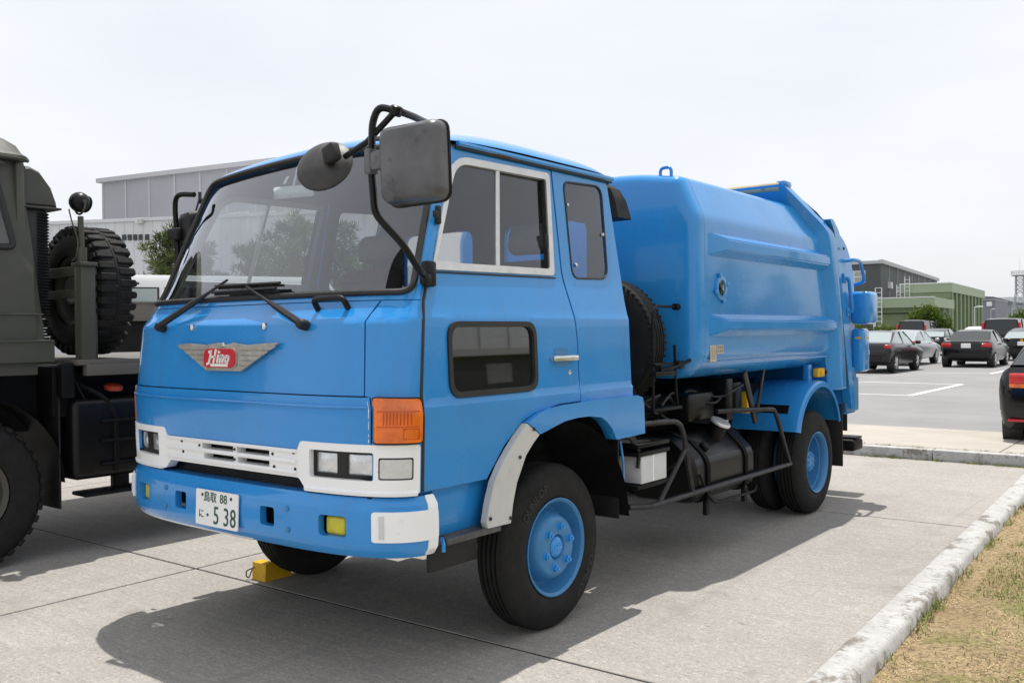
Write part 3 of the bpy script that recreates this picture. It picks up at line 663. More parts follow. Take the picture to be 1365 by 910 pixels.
# ------------------------------------------------------------------ chassis
m = MB()
for sx in (-.42, .42): m.bx(sx-.04, sx+.04, -.75, 4.85, .60, .82, .01)
for y in (-.3, 1.4, 2.3, 3.2, 4.2): m.bx(-.40, .40, y-.05, y+.05, .63, .80)
m.cyl((-.95, .19, .365), (.95, .19, .365), .06, 12); m.cyl((-.95, 3.82, .368), (.95, 3.82, .368), .075, 12)
m.lathe([(-.2, .06), (-.15, .15), (0, .19), (.15, .15), (.2, .06)], (0, 3.82, .368), (0, 1, 0), 16)
m.cyl((0, 1.3, .62), (0, 3.7, .45), .05, 10); m.bx(-.30, .30, -.55, .75, .42, .80, .04)
m.bx(-.90, .90, -.98, -.88, .60, .86, .02); m.bx(-.62, .62, .92, 1.62, .62, 1.04, .05); m.bx(-.75, .95, .915, 1.05, .90, 1.10, .02)
for x, y in ((.62, 1.25), (.72, 1.4), (.55, 1.55)): m.cyl((x, y, .6), (x, y, 1.12), .03, 8)
m.bx(-.62, .62, 1.7, 4.3, .86, 1.02, .02); m.build('chassis', BLACK, TR)
m = MB()                                                   # pumps, hoses and brackets between cab and body
rnd = random.Random(3)
m.bx(.42, .78, 2.05, 2.45, .82, 1.02, .03); m.cyl((.62, 2.2, .98), (.62, 2.75, .98), .075, 14); m.bx(.55, .82, 2.55, 2.66, .80, 1.10, .01); m.bx(.60, .76, 2.80, 2.95, .85, 1.06, .015)
for i in range(9):
    a = V((rnd.uniform(.45, .85), rnd.uniform(1.15, 2.2), rnd.uniform(.82, 1.05))); b = V((rnd.uniform(.5, .85), a.y+rnd.uniform(.3, .8), rnd.uniform(.80, 1.05)))
    m.tube([a, a+V((0, .1, .06)), (a+b)/2+V((.05, 0, -.05)), b], .013, 6, fillet=.1)
m.build('hydraulic_pump', BLACKG, TR)
m = MB(); m.box((.83, 2.86, .91), (.05, .07, .16), .01); m.build('yellow_valve', YELP, TR)
m = MB(); m.box((.93, 2.70, .96), (.02, .06, .42), .004, 2, M.Rotation(radians(28), 3, 'X')); m.box((.88, 3.0, .99), (.02, .03, .36), .004, 2, M.Rotation(radians(-22), 3, 'X')); m.build('fender_stay', STEEL, TR)
m = MB(); m.tube([(.97, .93, .86), (.99, 1.03, .76), (.98, 1.02, .66)], .012, 6, fillet=.08); m.tube([(.93, .95, .90), (.95, 1.06, .80), (.90, 1.10, .68)], .018, 6, fillet=.08); m.build('air_hose', RUB, TR)
# battery box
m = MB(); m.bx(.70, 1.0, 1.03, 1.33, .565, .725, .008); bb = m.build('battery_box', BATT, TR)
m = MB(); m.bx(.69, 1.015, .975, 1.345, .728, .752, .006); m.bx(.69, 1.01, .98, 1.35, .775, .80, .004); m.bx(.68, 1.0, .985, 1.36, .535, .56, .006); m.build('battery_tray', BLACK, bb)
m = MB(); m.bx(1.0, 1.004, 1.155, 1.168, .57, .722); m.build('battery_box_seam', WHITE, bb)
# fuel tank
m = MB(); prof = fil([(.50, .33), (.97, .33), (.97, .60), (.80, .755), (.50, .755)], [.05, .09, .06, .05, .05], 5)
m.loft([[(x, 1.76, z) for x, z in [(a*.94+.04, b*.94+.033) for a, b in prof]], [(x, 1.785, z) for x, z in prof], [(x, 2.66, z) for x, z in prof], [(x, 2.685, z) for x, z in [(a*.94+.04, b*.94+.033) for a, b in prof]]])
tk = m.build('fuel_tank', BLACKG, TR)
for y in (1.93, 2.52):
    pf = [V((x+(x-.7)*.03, y, z+(z-.55)*.03)) for x, z in prof]; m = MB()
    for dy in (-.012, .012): m.tube([p_+V((0, dy, 0)) for p_ in pf], .010, 5, closed=True)
    m.box((.96, y, .29), (.03, .05, .10), .005); m.build('tank_strap', BLACK, tk)
m = MB(); m.tube([(.83, 2.30, .70), (.88, 2.30, .80)], .062, 16); m.build('filler_neck', BLACK, tk)
m = MB(); d_ = V((.45, 0, .9)).normalized(); m.lathe([(0, .074), (.012, .074), (.020, .066), (.022, 0)], V((.885, 2.30, .805)), d_, 20); m.box(V((.885, 2.30, .805))+d_*.024, (.10, .018, .008), .003); m.build('tank_cap', ALU, tk)
m = MB(); m.lathe([(0, .035), (.02, .035), (.03, .02), (.03, 0)], (.90, 2.02, .67), (.6, 0, .8), 12); m.tube([(.90, 2.02, .69), (.84, 1.9, .73), (.78, 1.83, .77)], .006, 5); m.build('level_sender', BLACK, tk)
m = MB(); m.tube([(.98, 1.80, .52), (1.0, 1.86, .40), (1.0, 1.96, .315), (1.0, 2.62, .305), (.97, 2.70, .33)], .010, 6, fillet=.06); m.build('tank_guard_rail', BLACK, tk)
# side guards
m = MB(); gp = [(.93, .93, .90), (1.0, 1.30, .905), (1.0, 1.52, .89), (1.0, 1.66, .43)]
m.tube(gp, .017, 10, fillet=.12); m.tube([(.97, .93, .447), (1.0, 1.10, .425), (1.0, 1.6, .424), (1.0, 3.28, .418)], .018, 10, fillet=.1); m.tube([(1.0, 1.575, .72), (1.0, 1.23, .43)], .016, 10)
m.tube([(1.0, 3.27, .418), (1.0, 3.03, .79), (1.0, 2.97, .86), (.93, 2.55, .88), (.86, 2.3, .885)], .017, 10, fillet=.10); m.tube([(.99, 1.60, .66), (.80, 1.72, .55), (.70, 1.75, .5)], .012, 6)
g_l = m.build('side_guard', STEEL, TR); m.mirrored().build('side_guard', STEEL, TR)
# ------------------------------------------------------------------ refuse body
SEC = fil([(-.90, 1.135), (.90, 1.135), (1.012, 1.25), (1.012, 2.175), (.895, 2.445), (.55, 2.50), (-.55, 2.50), (-.895, 2.445), (-1.012, 2.175), (-1.012, 1.25)], [.10, .10, .12, .045, .035, .3, .3, .035, .045, .12], 5)
def ring(d_, y): return [(x*(1-d_/1.012), y(z) if callable(y) else y, 1.79+(z-1.79)*(1-d_/.66)) for x, z in SEC]
def ysh(z): return lerp([(.95, 4.34), (2.26, 4.00), (2.50, 3.70), (2.62, 3.58)], z)
RB = empty('b', (0, 1.9, 0)); bpy.data.objects.remove(RB)
m = MB(); m.loft([ring(.082, 1.705), ring(.05, 1.708), ring(.026, 1.719), ring(.010, 1.739), ring(.001, 1.775), ring(0, 1.828)], cap=True); rb_ = m.build('refuse_body', BLUE, TR)
m = MB(); m.loft([ring(.012, 1.824), ring(0, 1.834)]+[ring(0, 1.834+k*.36) for k in range(1, 6)]+[ring(0, lambda z: ysh(z)-.02)], cap=True); m.build('body_shell', BLUE, rb_)
def ridge(zw0, z0, z1, zw1, sg):
    x0, x1 = sg*1.005, sg*1.072
    def ye(z): return ysh(z)-.04
    A_ = [(x0, 1.845, zw0), (x0, 1.845, zw1)]
    vs = [(x0, 1.85, zw1), (x0, 1.85, zw0), (x1, 2.07, z1), (x1, 2.07, z0), (x1, ye(z1), z1), (x1, ye(z0), z0), (x0, ye(zw1), zw1), (x0, ye(zw0), zw0)]
    return MB().add(vs, [(0, 2, 3, 1), (2, 4, 5, 3), (0, 6, 4, 2), (1, 3, 5, 7), (4, 6, 7, 5)])
for sg in (1, -1):
    for zz in ((1.925, 1.975, 2.048, 2.09), (1.405, 1.448, 1.515, 1.56)):
        mm_ = ridge(*zz, sg); b = bmesh.new()
        for q in mm_.v: b.verts.new(q)
        b.verts.ensure_lookup_table()
        for f in mm_.f: b.faces.new([b.verts[i] for i in f])
        bmesh.ops.bevel(b, geom=[e for e in b.edges if len(e.link_faces) == 2], offset=.009, segments=2, affect='EDGES')
        MB().bm(b).build('stiffening_ridge', BLUE, rb_)
    MB().tube([(sg*1.013, 1.85, 1.222), (sg*1.013, 4.2, 1.222)], .005, 5).build('weld_bead', BLUE, rb_)
m = MB(); m.lathe([(0, .082), (.012, .080), (.016, .070), (.016, .056), (.008, .052)], (1.012, 2.055, 1.727), (1, 0, 0), 28)
for a in (0.3, 1.87, 3.44, 5.0): m.box((1.024, 2.055+cos(a)*.088, 1.727+sin(a)*.088), (.02, .03, .03), .006)
ph = m.build('porthole', BLUE, rb_); m = MB(); m.lathe([(.009, .055), (.010, 0)], (1.012, 2.055, 1.727), (1, 0, 0), 24); m.build('porthole_glass', GLASS_D, ph)
m = MB(); m.lathe([(.001, .055), (.002, 0)], (1.012, 2.055, 1.727), (1, 0, 0), 24); m.build('porthole_back', BLACK, ph)
m = MB(); m.bx(1.0125, 1.0145, 1.895, 1.985, 1.245, 1.352); st = m.build('warning_sticker', STICK, rb_)
m = MB()
for k in range(8): m.bx(1.0145, 1.0152, 1.905, 1.975-(.012 if k % 3 == 1 else 0), 1.335-.0105*k, 1.339-.0105*k)
m.build('sticker_print', STICKP, st)
m = MB(); m.bx(1.0125, 1.0145, 1.995, 2.09, 1.295, 1.352); st = m.build('warning_sticker', STICK, rb_)
m = MB()
for k in range(2):
    for j in range(3): m.bx(1.0145, 1.0152, 2.003+.029*j, 2.024+.029*j, 1.327-.025*k, 1.345-.025*k)
m.build('sticker_print', STICKP, st)
for sx in (.775, -.775): m = MB(); m.tube([(sx-.04, 1.76, 2.44), (sx-.04, 1.76, 2.512), (sx+.04, 1.76, 2.512), (sx+.04, 1.76, 2.44)], .011, 8, fillet=.03); m.build('lifting_eye', BLUE, rb_)
# hoop at the back of the body
HSEC = fil([(-1.06, .93), (1.06, .93), (1.075, 1.3), (1.085, 2.24), (.88, 2.60), (-.88, 2.60), (-1.085, 2.24), (-1.075, 1.3)], [.02, .02, 0, .10, .03, .03, .10, 0], 4)
ISEC = fil([(-.98, .93), (.98, .93), (.985, 1.3), (.985, 2.17), (.84, 2.40), (-.84, 2.40), (-.985, 2.17), (-.985, 1.3)], [.02, .02, 0, .10, .03, .03, .10, 0], 4)
def yl(z): return lerp([(.93, 4.42), (2.25, 4.08), (2.60, 3.60)], z)
m = MB(); r1 = [(x, yl(z)-.24, z) for x, z in ISEC]; r2 = [(x*.998, yl(z)-.13, z) for x, z in HSEC]; r3 = [(x, yl(z)-.115, z) for x, z in HSEC]; r4 = [(x, yl(z), z) for x, z in HSEC]
m.loft([r1, r2, r3, r4]); hp = m.build('rear_hoop', BLUE, rb_)
m = MB(); m.tube([(-.86, 3.52, 2.585), (.84, 3.52, 2.59)], .038, 12); m.build('top_beam', BEIGE, hp)
m = MB(); m.box((.85, 3.57, 2.61), (.08, .14, .05), .015); m.box((-.85, 3.57, 2.61), (.08, .14, .05), .015); m.build('hinge_lug', BLUE, hp)
# tailgate hopper
def tsec(s): return [(x*s, z) for x, z in HSEC]
TG = fil([(3.66, 2.585), (4.10, 2.27), (4.14, 2.10), (4.46, .93), (4.50, .70), (4.80, .70), (4.80, 1.80), (4.72, 2.05), (4.52, 2.27), (4.15, 2.48)], [.03, .05, .05, .02, .02, .03, .15, .2, .25, .2], 4)
TG2 = fil([(4.06, 2.31), (4.14, 2.10), (4.46, .93), (4.50, .70), (4.80, .70), (4.80, 1.80), (4.74, 2.02), (4.58, 2.20), (4.30, 2.31)], [.03, .05, .02, .02, .03, .15, .2, .2, .1], 4)
m = MB(); m.prism(TG2, lambda u, v, d_: (d_, u+.025, v), -1.0, 1.0); m.prism([(y-.004, z) for y, z in TG], lambda u, v, d_: (d_, u+.02, v), -.86, .86); tg = m.build('tailgate', BLUE, TR, ang=40)
FL = [(3.98, 2.36), (4.09, 2.26), (4.13, 2.10), (4.44, .93), (4.50, .75), (4.60, .75), (4.50, 1.20), (4.40, 1.75), (4.33, 2.05), (4.20, 2.27), (4.06, 2.36)]
for sg in (1, -1):
    m = MB(); m.prism(fil(FL, .03, 3), lambda u, v, d_: (sg*d_, u+.018, v), 1.0, 1.07); m.build('hopper_flange', BLUE, tg)
    m = MB(); m.tube([(sg*1.06, 4.36, 2.03), (sg*1.13, 4.40, 2.04), (sg*1.13, 4.58, 2.04), (sg*1.13, 4.70, 1.86), (sg*1.04, 4.70, 1.84)], .016, 8, fillet=.06); m.build('grab_rail', BLUE, tg)
    m = MB(); m.bx(sg*1.03, sg*1.20, 4.60, 4.86, 1.49, 1.775, .035, 3); m.build('lamp_housing', BLUE, tg)
    m = MB(); m.bx(sg*1.03, sg*1.135, 4.62, 4.82, 1.07, 1.45, .03, 3); lh = m.build('control_box', BLUE, tg)
    m = MB(); m.bx(sg*1.135, sg*1.137, 4.68, 4.77, 1.36, 1.378); m.bx(sg*1.07, sg*1.12, 4.618, 4.621, 1.36, 1.378); m.build('warning_label', YELP, lh)
    m = MB(); m.tube([(sg*1.075, 4.34, 1.88), (sg*1.11, 4.34, 1.88), (sg*1.11, 4.42, 1.60), (sg*1.075, 4.42, 1.60)], .016, 8, fillet=.03); m.bx(sg*1.07, sg*1.085, 4.30, 4.37, 1.84, 1.92, .004); m.bx(sg*1.07, sg*1.085, 4.39, 4.46, 1.56, 1.63, .004); m.build('latch_lever', BLUE, tg)
    for y_, z_ in ((4.345, 1.88), (4.425, 1.60), (4.27, 2.13)): MB().lathe([(0, .014), (.008, .013), (.009, 0)], (sg*1.087, y_, z_), (sg, 0, 0), 10).build('latch_pin', BLACK, tg)
    m = MB(); m.bx(sg*.93, sg*1.07, 4.52, 4.66, .98, 1.12, .02); m.bx(sg*1.0, sg*1.035, 4.50, 4.82, .72, 1.02, .01); m.build('hopper_bracket', BLUEM, tg)
m = MB()
for sx in (-.7, .7): m.bx(sx-.04, sx+.04, 4.60, 4.86, 1.9, 2.2, .02)
m.build('hopper_rib', BLUE, tg)
for sg in (1, -1): m = MB(); m.tube([(sg*x, yl(z)+.014, z) for x, z in ((.90, 2.52), (.99, 2.40), (1.055, 2.26), (1.066, 2.1), (1.064, 1.3), (1.056, .95))], .013, 6); m.build('hopper_seal', RUB, hp)
# rear fenders, flaps, bar
for sg in (1, -1):
    m = MB(); K = 26; a0, a1 = radians(14), radians(168); cy, cz, rr = 3.85, .56, .475
    pr_ = [(x, r_) for x, r_ in ((.50, rr), (.94, rr), (1.00, rr), (1.035, rr-.006), (1.05, rr-.022), (1.05, rr-.055), (1.042, rr-.055), (1.04, rr-.03), (1.02, rr-.02), (.50, rr-.016))]
    m.loft([[(sg*x, cy+cos(a)*r_*(1.16 if cos(a) < 0 else 1.0), cz+sin(a)*r_) for x, r_ in pr_] for a in [a0+(a1-a0)*k/K for k in range(K+1)]], closed=True)
    fd = m.build('rear_fender', BLUE, TR)
    m = MB(); m.lathe([(-.47, .455), (-.47, 0)], (sg*1.0, 3.83, .55), (sg, 0, 0), 24, a0=0, a1=pi); m.build('fender_back', BLACK, fd)
    ang = radians(147); yb = cy+cos(ang)*rr*1.16; zb = cz+sin(ang)*rr
    m = MB(); m.box((sg*.80, yb-.006, zb+.006), (.30, .07, .008), .002, 1, M.Rotation(radians(66), 3, 'X')); m.build('fender_strap', BLACK, fd)
    m = MB(); m.bx(sg*.62, sg*1.02, 4.42, 4.435, .26, .80, .004); m.build('mud_flap', PLAST, TR)
    m = MB(); m.bx(sg*.60, sg*1.0, 4.60, 4.615, .55, .95, .004); m.build('mud_flap', PLAST, TR)
    m = MB(); m.box((sg*.98, 3.97, 1.09), (.05, .16, .075), .012); m.box((sg*1.0, 3.97, 1.09), (.03, .07, .045), .006); ub = m.build('hydraulic_block', YELP, TR)
    m = MB(); m.lathe([(0, .026), (.03, .026), (.035, .02), (.035, 0)], (sg*.99, 4.05, 1.09), (0, 1, 0), 12); m.build('block_fitting', STEEL, ub)
    m = MB(); m.bx(sg*.90, sg*.95, 3.82, 3.90, 1.02, 1.16, .006); m.build('body_bracket', BLUE, TR)
m = MB(); m.bx(-1.0, 1.0, 4.80, 5.06, .34, .45, .03); m.bx(-1.0, 1.0, 4.84, 5.02, .45, .47, .008)
for sx in (-.6, .6): m.bx(sx-.04, sx+.04, 4.6, 4.82, .36, .75, .01)
m.build('rear_step_bar', BLACK, TR)
m = MB(); m.tube([(.85, 4.30, .95), (.92, 4.50, .80), (.92, 4.56, .62)], .045, 10, fillet=.15); m.build('exhaust_pipe', BLACK, TR)
# ------------------------------------------------------------------ spare wheel behind the cab, carried crosswise
m = MB(); SO = V((.465, 1.37, 1.375)); SA = V((0, 1, 0)); m.lathe(TPROF, SO, SA, 72)
for k in range(60):
    a = 2*pi*k/60
    for d0, s_ in ((.030, 1), (.184, -1)):
        P = SO+SA*d0+V((cos(a), 0, sin(a)))*.406; m.box(P, (.012, .030, .014), 0, 1, M.Rotation(-a, 3, 'Y'))
spw = m.build('spare_tyre', TYRE, TR)
m = MB(); m.lathe([(.03, .228), (.04, .20), (.10, .19), (.11, .10), (.10, 0)], SO, SA, 32); m.build('spare_rim', BLUEM, spw)
m = MB()
m.tube([(.865, 1.20, .97), (.862, 1.21, 1.30), (.862, 1.205, 1.56), (.862, 1.24, 1.60), (.862, 1.50, 1.60)], .009, 6, fillet=.05); m.tube([(.86, 1.52, .97), (.86, 1.50, 1.1), (.86, 1.485, 1.36)], .009, 6)
m.cyl((.862, 1.485, 1.60), (.862, 1.53, 1.60), .022, 10); m.bx(.80, .885, 1.17, 1.54, .955, .975, .004); m.bx(.84, .885, 1.20, 1.46, 1.17, 1.20, .004); m.bx(.85, .885, 1.20, 1.46, 1.235, 1.25, .004)
m.tube([(.87, 1.28, 1.205), (.89, 1.45, 1.225), (.92, 1.58, 1.26)], .012, 6); m.box((.88, 1.50, 1.235), (.05, .07, .05), .01); m.v = [(x+.045, y+.13, z) for x, y, z in m.v]; m.build('spare_carrier', BLACK, spw)
# intake scoop behind the cab
m = MB(); m.loft([[(.70+ (.14*sx)*s_, y0+(.09*sy)*s_, z) for sx, sy in ((-.85, -1), (.85, -1), (1, -.7), (1, .7), (.85, 1), (-.85, 1), (-1, .7), (-1, -.7))] for z, s_, y0 in ((2.115, 1.16, 1.10), (2.125, 1.14, 1.10), (2.22, 1.02, 1.085), (2.285, .86, 1.06), (2.315, .60, 1.04), (2.322, .3, 1.03))]); ic = m.build('intake_scoop', BLACK, TR)
m = MB(); m.tube([(.72, 1.10, 2.12), (.72, 1.11, 2.05), (.72, 1.06, 2.0), (.72, 1.05, 1.7), (.70, 1.05, 1.1)], .028, 8, fillet=.04); m.build('intake_duct', BLACK, ic)
# ------------------------------------------------------------------ mirrors
m = MB(); m.tube([(1.0, -.74, 1.69), (1.06, -.84, 1.70), (1.10, -.98, 1.80), (1.069, -1.10, 1.913), (1.051, -1.10, 2.09), (1.060, -1.10, 2.27), (1.085, -1.09, 2.327), (1.17, -1.06, 2.30), (1.12, -.93, 2.31), (.93, -.56, 2.345)], .0145, 8, fillet=.035)
m.tube([(1.170, -1.085, 2.295), (1.02, -1.09, 2.20), (.90, -1.10, 2.155)], .0125, 8); m.tube([(1.04, -1.08, 2.21), (.86, -.72, 2.30)], .010, 6)
m.lathe([(-.02, .018), (-.016, .024), (.016, .024), (.02, .018)], (1.165, -1.075, 2.30), (.4, 0, 1), 8)
m.box((1.005, -.735, 1.70), (.045, .06, .11), .012); m.box((1.02, -.77, 1.675), (.03, .05, .05), .01); mi = m.build('mirror_arm', BLACKG, TR)
m = MB(); HM = M.Rotation(radians(9), 3, 'Z') @ M.Rotation(radians(-2), 3, 'Y')
prof_ = rect(-.138, .138, -.150, .150, .045, 5)
def mr(s_, y): return [HM @ V((u*s_, y, v*s_))+V((1.258, -1.075, 2.09)) for u, v in prof_]
m.loft([mr(.70, -.055), mr(.84, -.052), mr(.93, -.040), mr(.985, -.015), mr(1.0, .02), mr(1.0, .04), mr(.96, .05)]); mh = m.build('mirror_head', DARKM, mi)
m = MB(); m.loft([mr(.95, .0505), mr(.90, .053)]); m.build('mirror_glass', CHROME, mh)
m = MB(); m.tube([mr(1.004, .03)[i] for i in range(len(prof_))], .007, 5, closed=True); m.build('mirror_rim', BLACKG, mh)
m = MB(); m.box((1.105, -1.105, 2.115), (.10, .04, .075), .012); m.box((1.056, -1.105, 2.115), (.035, .05, .10), .01); m.build('mirror_clamp', DARKM, mi)
RA = V((-.36, .80, -.46)).normalized(); RC = V((.795, -1.115, 2.128)); m = MB(); m.lathe([(.012, 0), (.012, .112), (.006, .119), (-.006, .119), (-.018, .106), (-.034, .07), (-.042, .03), (-.043, 0)], RC, RA, 36)
for v_ in range(len(m.v)):
    q = V(m.v[v_])-RC; m.v[v_] = tuple(RC+q)
rm = m.build('round_mirror', DARKR, mi); m = MB(); m.box((.872, -1.145, 2.165), (.075, .045, .075), .014, 3, M.Rotation(radians(-18), 3, 'Y')); m.build('mirror_clamp', PLAST, rm)
# right-hand mirror and its flag rod
m = MB(); m.tube([(-.93, -.60, 2.245), (-1.04, -.64, 2.255), (-1.13, -.60, 2.21), (-1.14, -.585, 2.04), (-1.10, -.60, 1.80), (-1.0, -.72, 1.72)], .015, 8, fillet=.05); m2i = m.build('mirror_arm', BLACKG, TR)
m = MB(); HM2 = M.Rotation(radians(-14), 3, 'Z'); cm = V((-1.085, -.53, 2.00))
m.loft([[HM2 @ V((u*.72*s_, y, v*1.12*s_))+cm for u, v in prof_] for s_, y in ((.75, -.05), (.93, -.035), (1, 0), (1, .04), (.95, .05))]); mh2 = m.build('mirror_head', PLAST, m2i)
m = MB(); m.box((-1.13, -.60, 2.035), (.10, .05, .07), .012); m.build('mirror_clamp', PLAST, m2i)
m = MB(); m.tube([(-1.14, -.428, 2.275), (-1.14, -.60, 1.76)], .006, 6); m.box((-1.13, -.605, 1.75), (.06, .035, .04), .008); m.tube([(-1.14, -.43, 2.23), (-1.14, -.43, 2.30)], .010, 6); m.tube([(-1.14, -.43, 2.25), (-.90, -.45, 2.25)], .008, 6); m.build('aerial_rod', STEEL, TR)
# chock
CK = empty('wheel_chock', (-1.02, -.02, -.05), 'yellow wooden wheel chock with a wire loop in front of the truck tyre', 'wheel chock')
m = MB(); m.prism([(-.21, .0), (-.205, .105), (-.14, .108), (-.02, .03), (.0, .0)], lambda u, v, d_: (d_-.10, u+.06, v-.05), -.965, -.835); m.build('wedge', YELP, CK)
m = MB(); m.tube([(-.94, -.19, .075), (-.965, -.235, .06), (-.975, -.225, .02), (-.985, -.20, .004), (-.97, -.185, .06)], .004, 5, fillet=.02); m.v = [(x-.10, y+.04, z-.05) for x, y, z in m.v]; m.build('wire_loop', STEEL, CK)
# ------------------------------------------------------------------ ground
def node_mat(name, build):
    m = bpy.data.materials.new(name); m.use_nodes = True; n = m.node_tree.nodes; l = m.node_tree.links; b = n['Principled BSDF']
    g = n.new('ShaderNodeNewGeometry')
    def noise(sc, det=5, ro=.6, st=None, rot=0):
        q = n.new('ShaderNodeMapping'); q.inputs['Scale'].default_value = st or (1, 1, 1); q.inputs['Rotation'].default_value = (0, 0, rot); l.new(g.outputs['Position'], q.inputs[0])
        t = n.new('ShaderNodeTexNoise'); t.inputs['Scale'].default_value = sc; t.inputs['Detail'].default_value = det; t.inputs['Roughness'].default_value = ro; l.new(q.outputs[0], t.inputs['Vector']); return t.outputs['Fac']
    def rng(s, a, c, d=0, e=1):
        r = n.new('ShaderNodeMapRange'); r.inputs[1].default_value = a; r.inputs[2].default_value = c; r.inputs[3].default_value = d; r.inputs[4].default_value = e; l.new(s, r.inputs[0]); return r.outputs[0]
    def mix(f, a, c, mode='MIX'):
        x = n.new('ShaderNodeMix'); x.data_type = 'RGBA'; x.blend_type = mode
        if hasattr(f, 'links'): l.new(f, x.inputs['Factor'])
        else: x.inputs['Factor'].default_value = f
        for s, v in (('A', a), ('B', c)):
            if hasattr(v, 'links'): l.new(v, x.inputs[s])
            else: x.inputs[s].default_value = tuple(v)+(1,)
        return x.outputs['Result']
    sp = n.new('ShaderNodeSeparateXYZ'); l.new(g.outputs['Position'], sp.inputs[0])
    noise.x = sp.outputs['X']
    def bumpn(hs, st=.3, dist=.01):
        prev = None
        for h, s_ in hs:
            u = n.new('ShaderNodeBump'); u.inputs['Strength'].default_value = s_; u.inputs['Distance'].default_value = dist; l.new(h, u.inputs['Height'])
            if prev: l.new(prev, u.inputs['Normal'])
            prev = u.outputs[0]
        l.new(prev, b.inputs['Normal'])
    b.inputs['Roughness'].default_value = .9; b.inputs['Specular IOR Level'].default_value = .25
    col = build(noise, rng, mix, bumpn); l.new(col, b.inputs['Base Color']); return m
def conc(noise, rng, mix, bump):
    a = noise(.55, 6, .65); c = mix(rng(a, .32, .68), (.34, .318, .288), (.425, .40, .362))
    s = noise(7, 5, .7, (.35, 5.5, 1), radians(-1.2)); c = mix(rng(s, .38, .66, 0, .5), c, (.275, .26, .245))
    f = noise(75, 4, .75); c = mix(rng(f, .48, .72, 0, .9), c, (.19, .18, .168))
    f2 = noise(48, 4, .75); c = mix(rng(f2, .54, .74, 0, .9), c, (.56, .54, .50))
    bl = noise(1.7, 7, .72); c = mix(rng(bl, .53, .70, 0, .6), c, (.25, .235, .22)); oil = noise(2.6, 3, .5); c = mix(rng(oil, .68, .76, 0, .55), c, (.16, .15, .14)); tm = noise(1.4, 4, .6, (4.5, .10, 1)); c = mix(rng(tm, .58, .74, 0, .38), c, (.20, .19, .18))
    pit = noise(16, 4, .6, (.5, 1.8, 1)); c = mix(rng(pit, .665, .72, 0, .7), c, (.165, .15, .135))
    bump([(s, .35), (f, .5)]); return c
CONC = node_mat('brushed_concrete', conc)
def asph(noise, rng, mix, bump):
    a = noise(.35, 6, .65); c = mix(rng(a, .3, .7), (.235, .232, .23), (.30, .297, .292))
    f = noise(120, 3, .7); c = mix(rng(f, .45, .75, 0, .6), c, (.16, .16, .16)); t = noise(.5, 5, .6, (.6, 3.5, 1)); c = mix(rng(t, .55, .7, 0, .35), c, (.18, .18, .18))
    bump([(f, .4)]); return c
ASPH = node_mat('worn_asphalt', asph)
def walk(noise, rng, mix, bump):
    a = noise(1.3, 6, .65); c = mix(rng(a, .3, .7), (.38, .345, .30), (.48, .44, .39)); f = noise(110, 3, .7); c = mix(rng(f, .5, .75, 0, .6), c, (.24, .22, .2)); bump([(f, .4)]); return c
WALK = node_mat('walkway_concrete', walk)
def kerbm(noise, rng, mix, bump):
    a = noise(9, 6, .7); b_ = noise(3.0, 6, .75, (1.6, 1, 1)); c = mix(rng(a, .4, .7), (.47, .465, .45), (.38, .37, .35))
    c = mix(rng(b_, .535, .61), c, (.21, .19, .165)); q = noise(34, 4, .7, (.5, 1.6, 1)); c = mix(rng(q, .565, .64), c, (.24, .215, .18)); bump([(a, .4), (b_, .5)]); return c
KERB = node_mat('flaking_white_kerb', kerbm)
def rngc(s): return s
def soil(noise, rng, mix, bump):
    a = noise(1.6, 6, .72); c0 = mix(rng(noise(.9, 5, .7), .35, .65), (.46, .345, .195), (.36, .26, .14)); gr = mix(rng(noise.x, 2.45, 3.2), (0, 0, 0), (.22, .22, .22), 'MIX'); ad = mix(1.0, gr, rngc(a), 'ADD'); c = mix(rng(ad, .56, .70), c0, (.235, .235, .075)); f = noise(40, 5, .7); c = mix(rng(f, .47, .60, 0, .8), c, (.13, .09, .05)); g2 = noise(110, 4, .7); c = mix(rng(g2, .5, .8, 0, .7), c, (.52, .41, .23)); bump([(f, .9), (g2, .6)], dist=.02); return c
SOIL = node_mat('dry_turf', soil)
JOINT = mat('joint_filler', (.022, .021, .02), .9, 0, .3, 20)
m = MB(); m.add([(-1500, -600, -.13), (1500, -600, -.13), (1500, 2500, -.13), (-1500, 2500, -.13)], [(0, 1, 2, 3)]); tag(m.build('ground', ASPH), kind='structure')
m = MB(); m.bx(-40, 2.6, -14, 7.9, -.17, -.055); m.bx(-40, -5.4, 7.9, 25, -.17, -.0555); m.add([], []); AP = tag(m.build('concrete_apron', JOINT), kind='structure')
ar = radians(1.1); ap0 = V((-1.575, -.213)); Q_ = lambda u, v, z: (ap0.x+u*cos(ar)-v*sin(ar), ap0.y+u*sin(ar)+v*cos(ar), z)
SX, SY, gp_ = 3.85, 4.09, .010
proto = None; k_ = 0
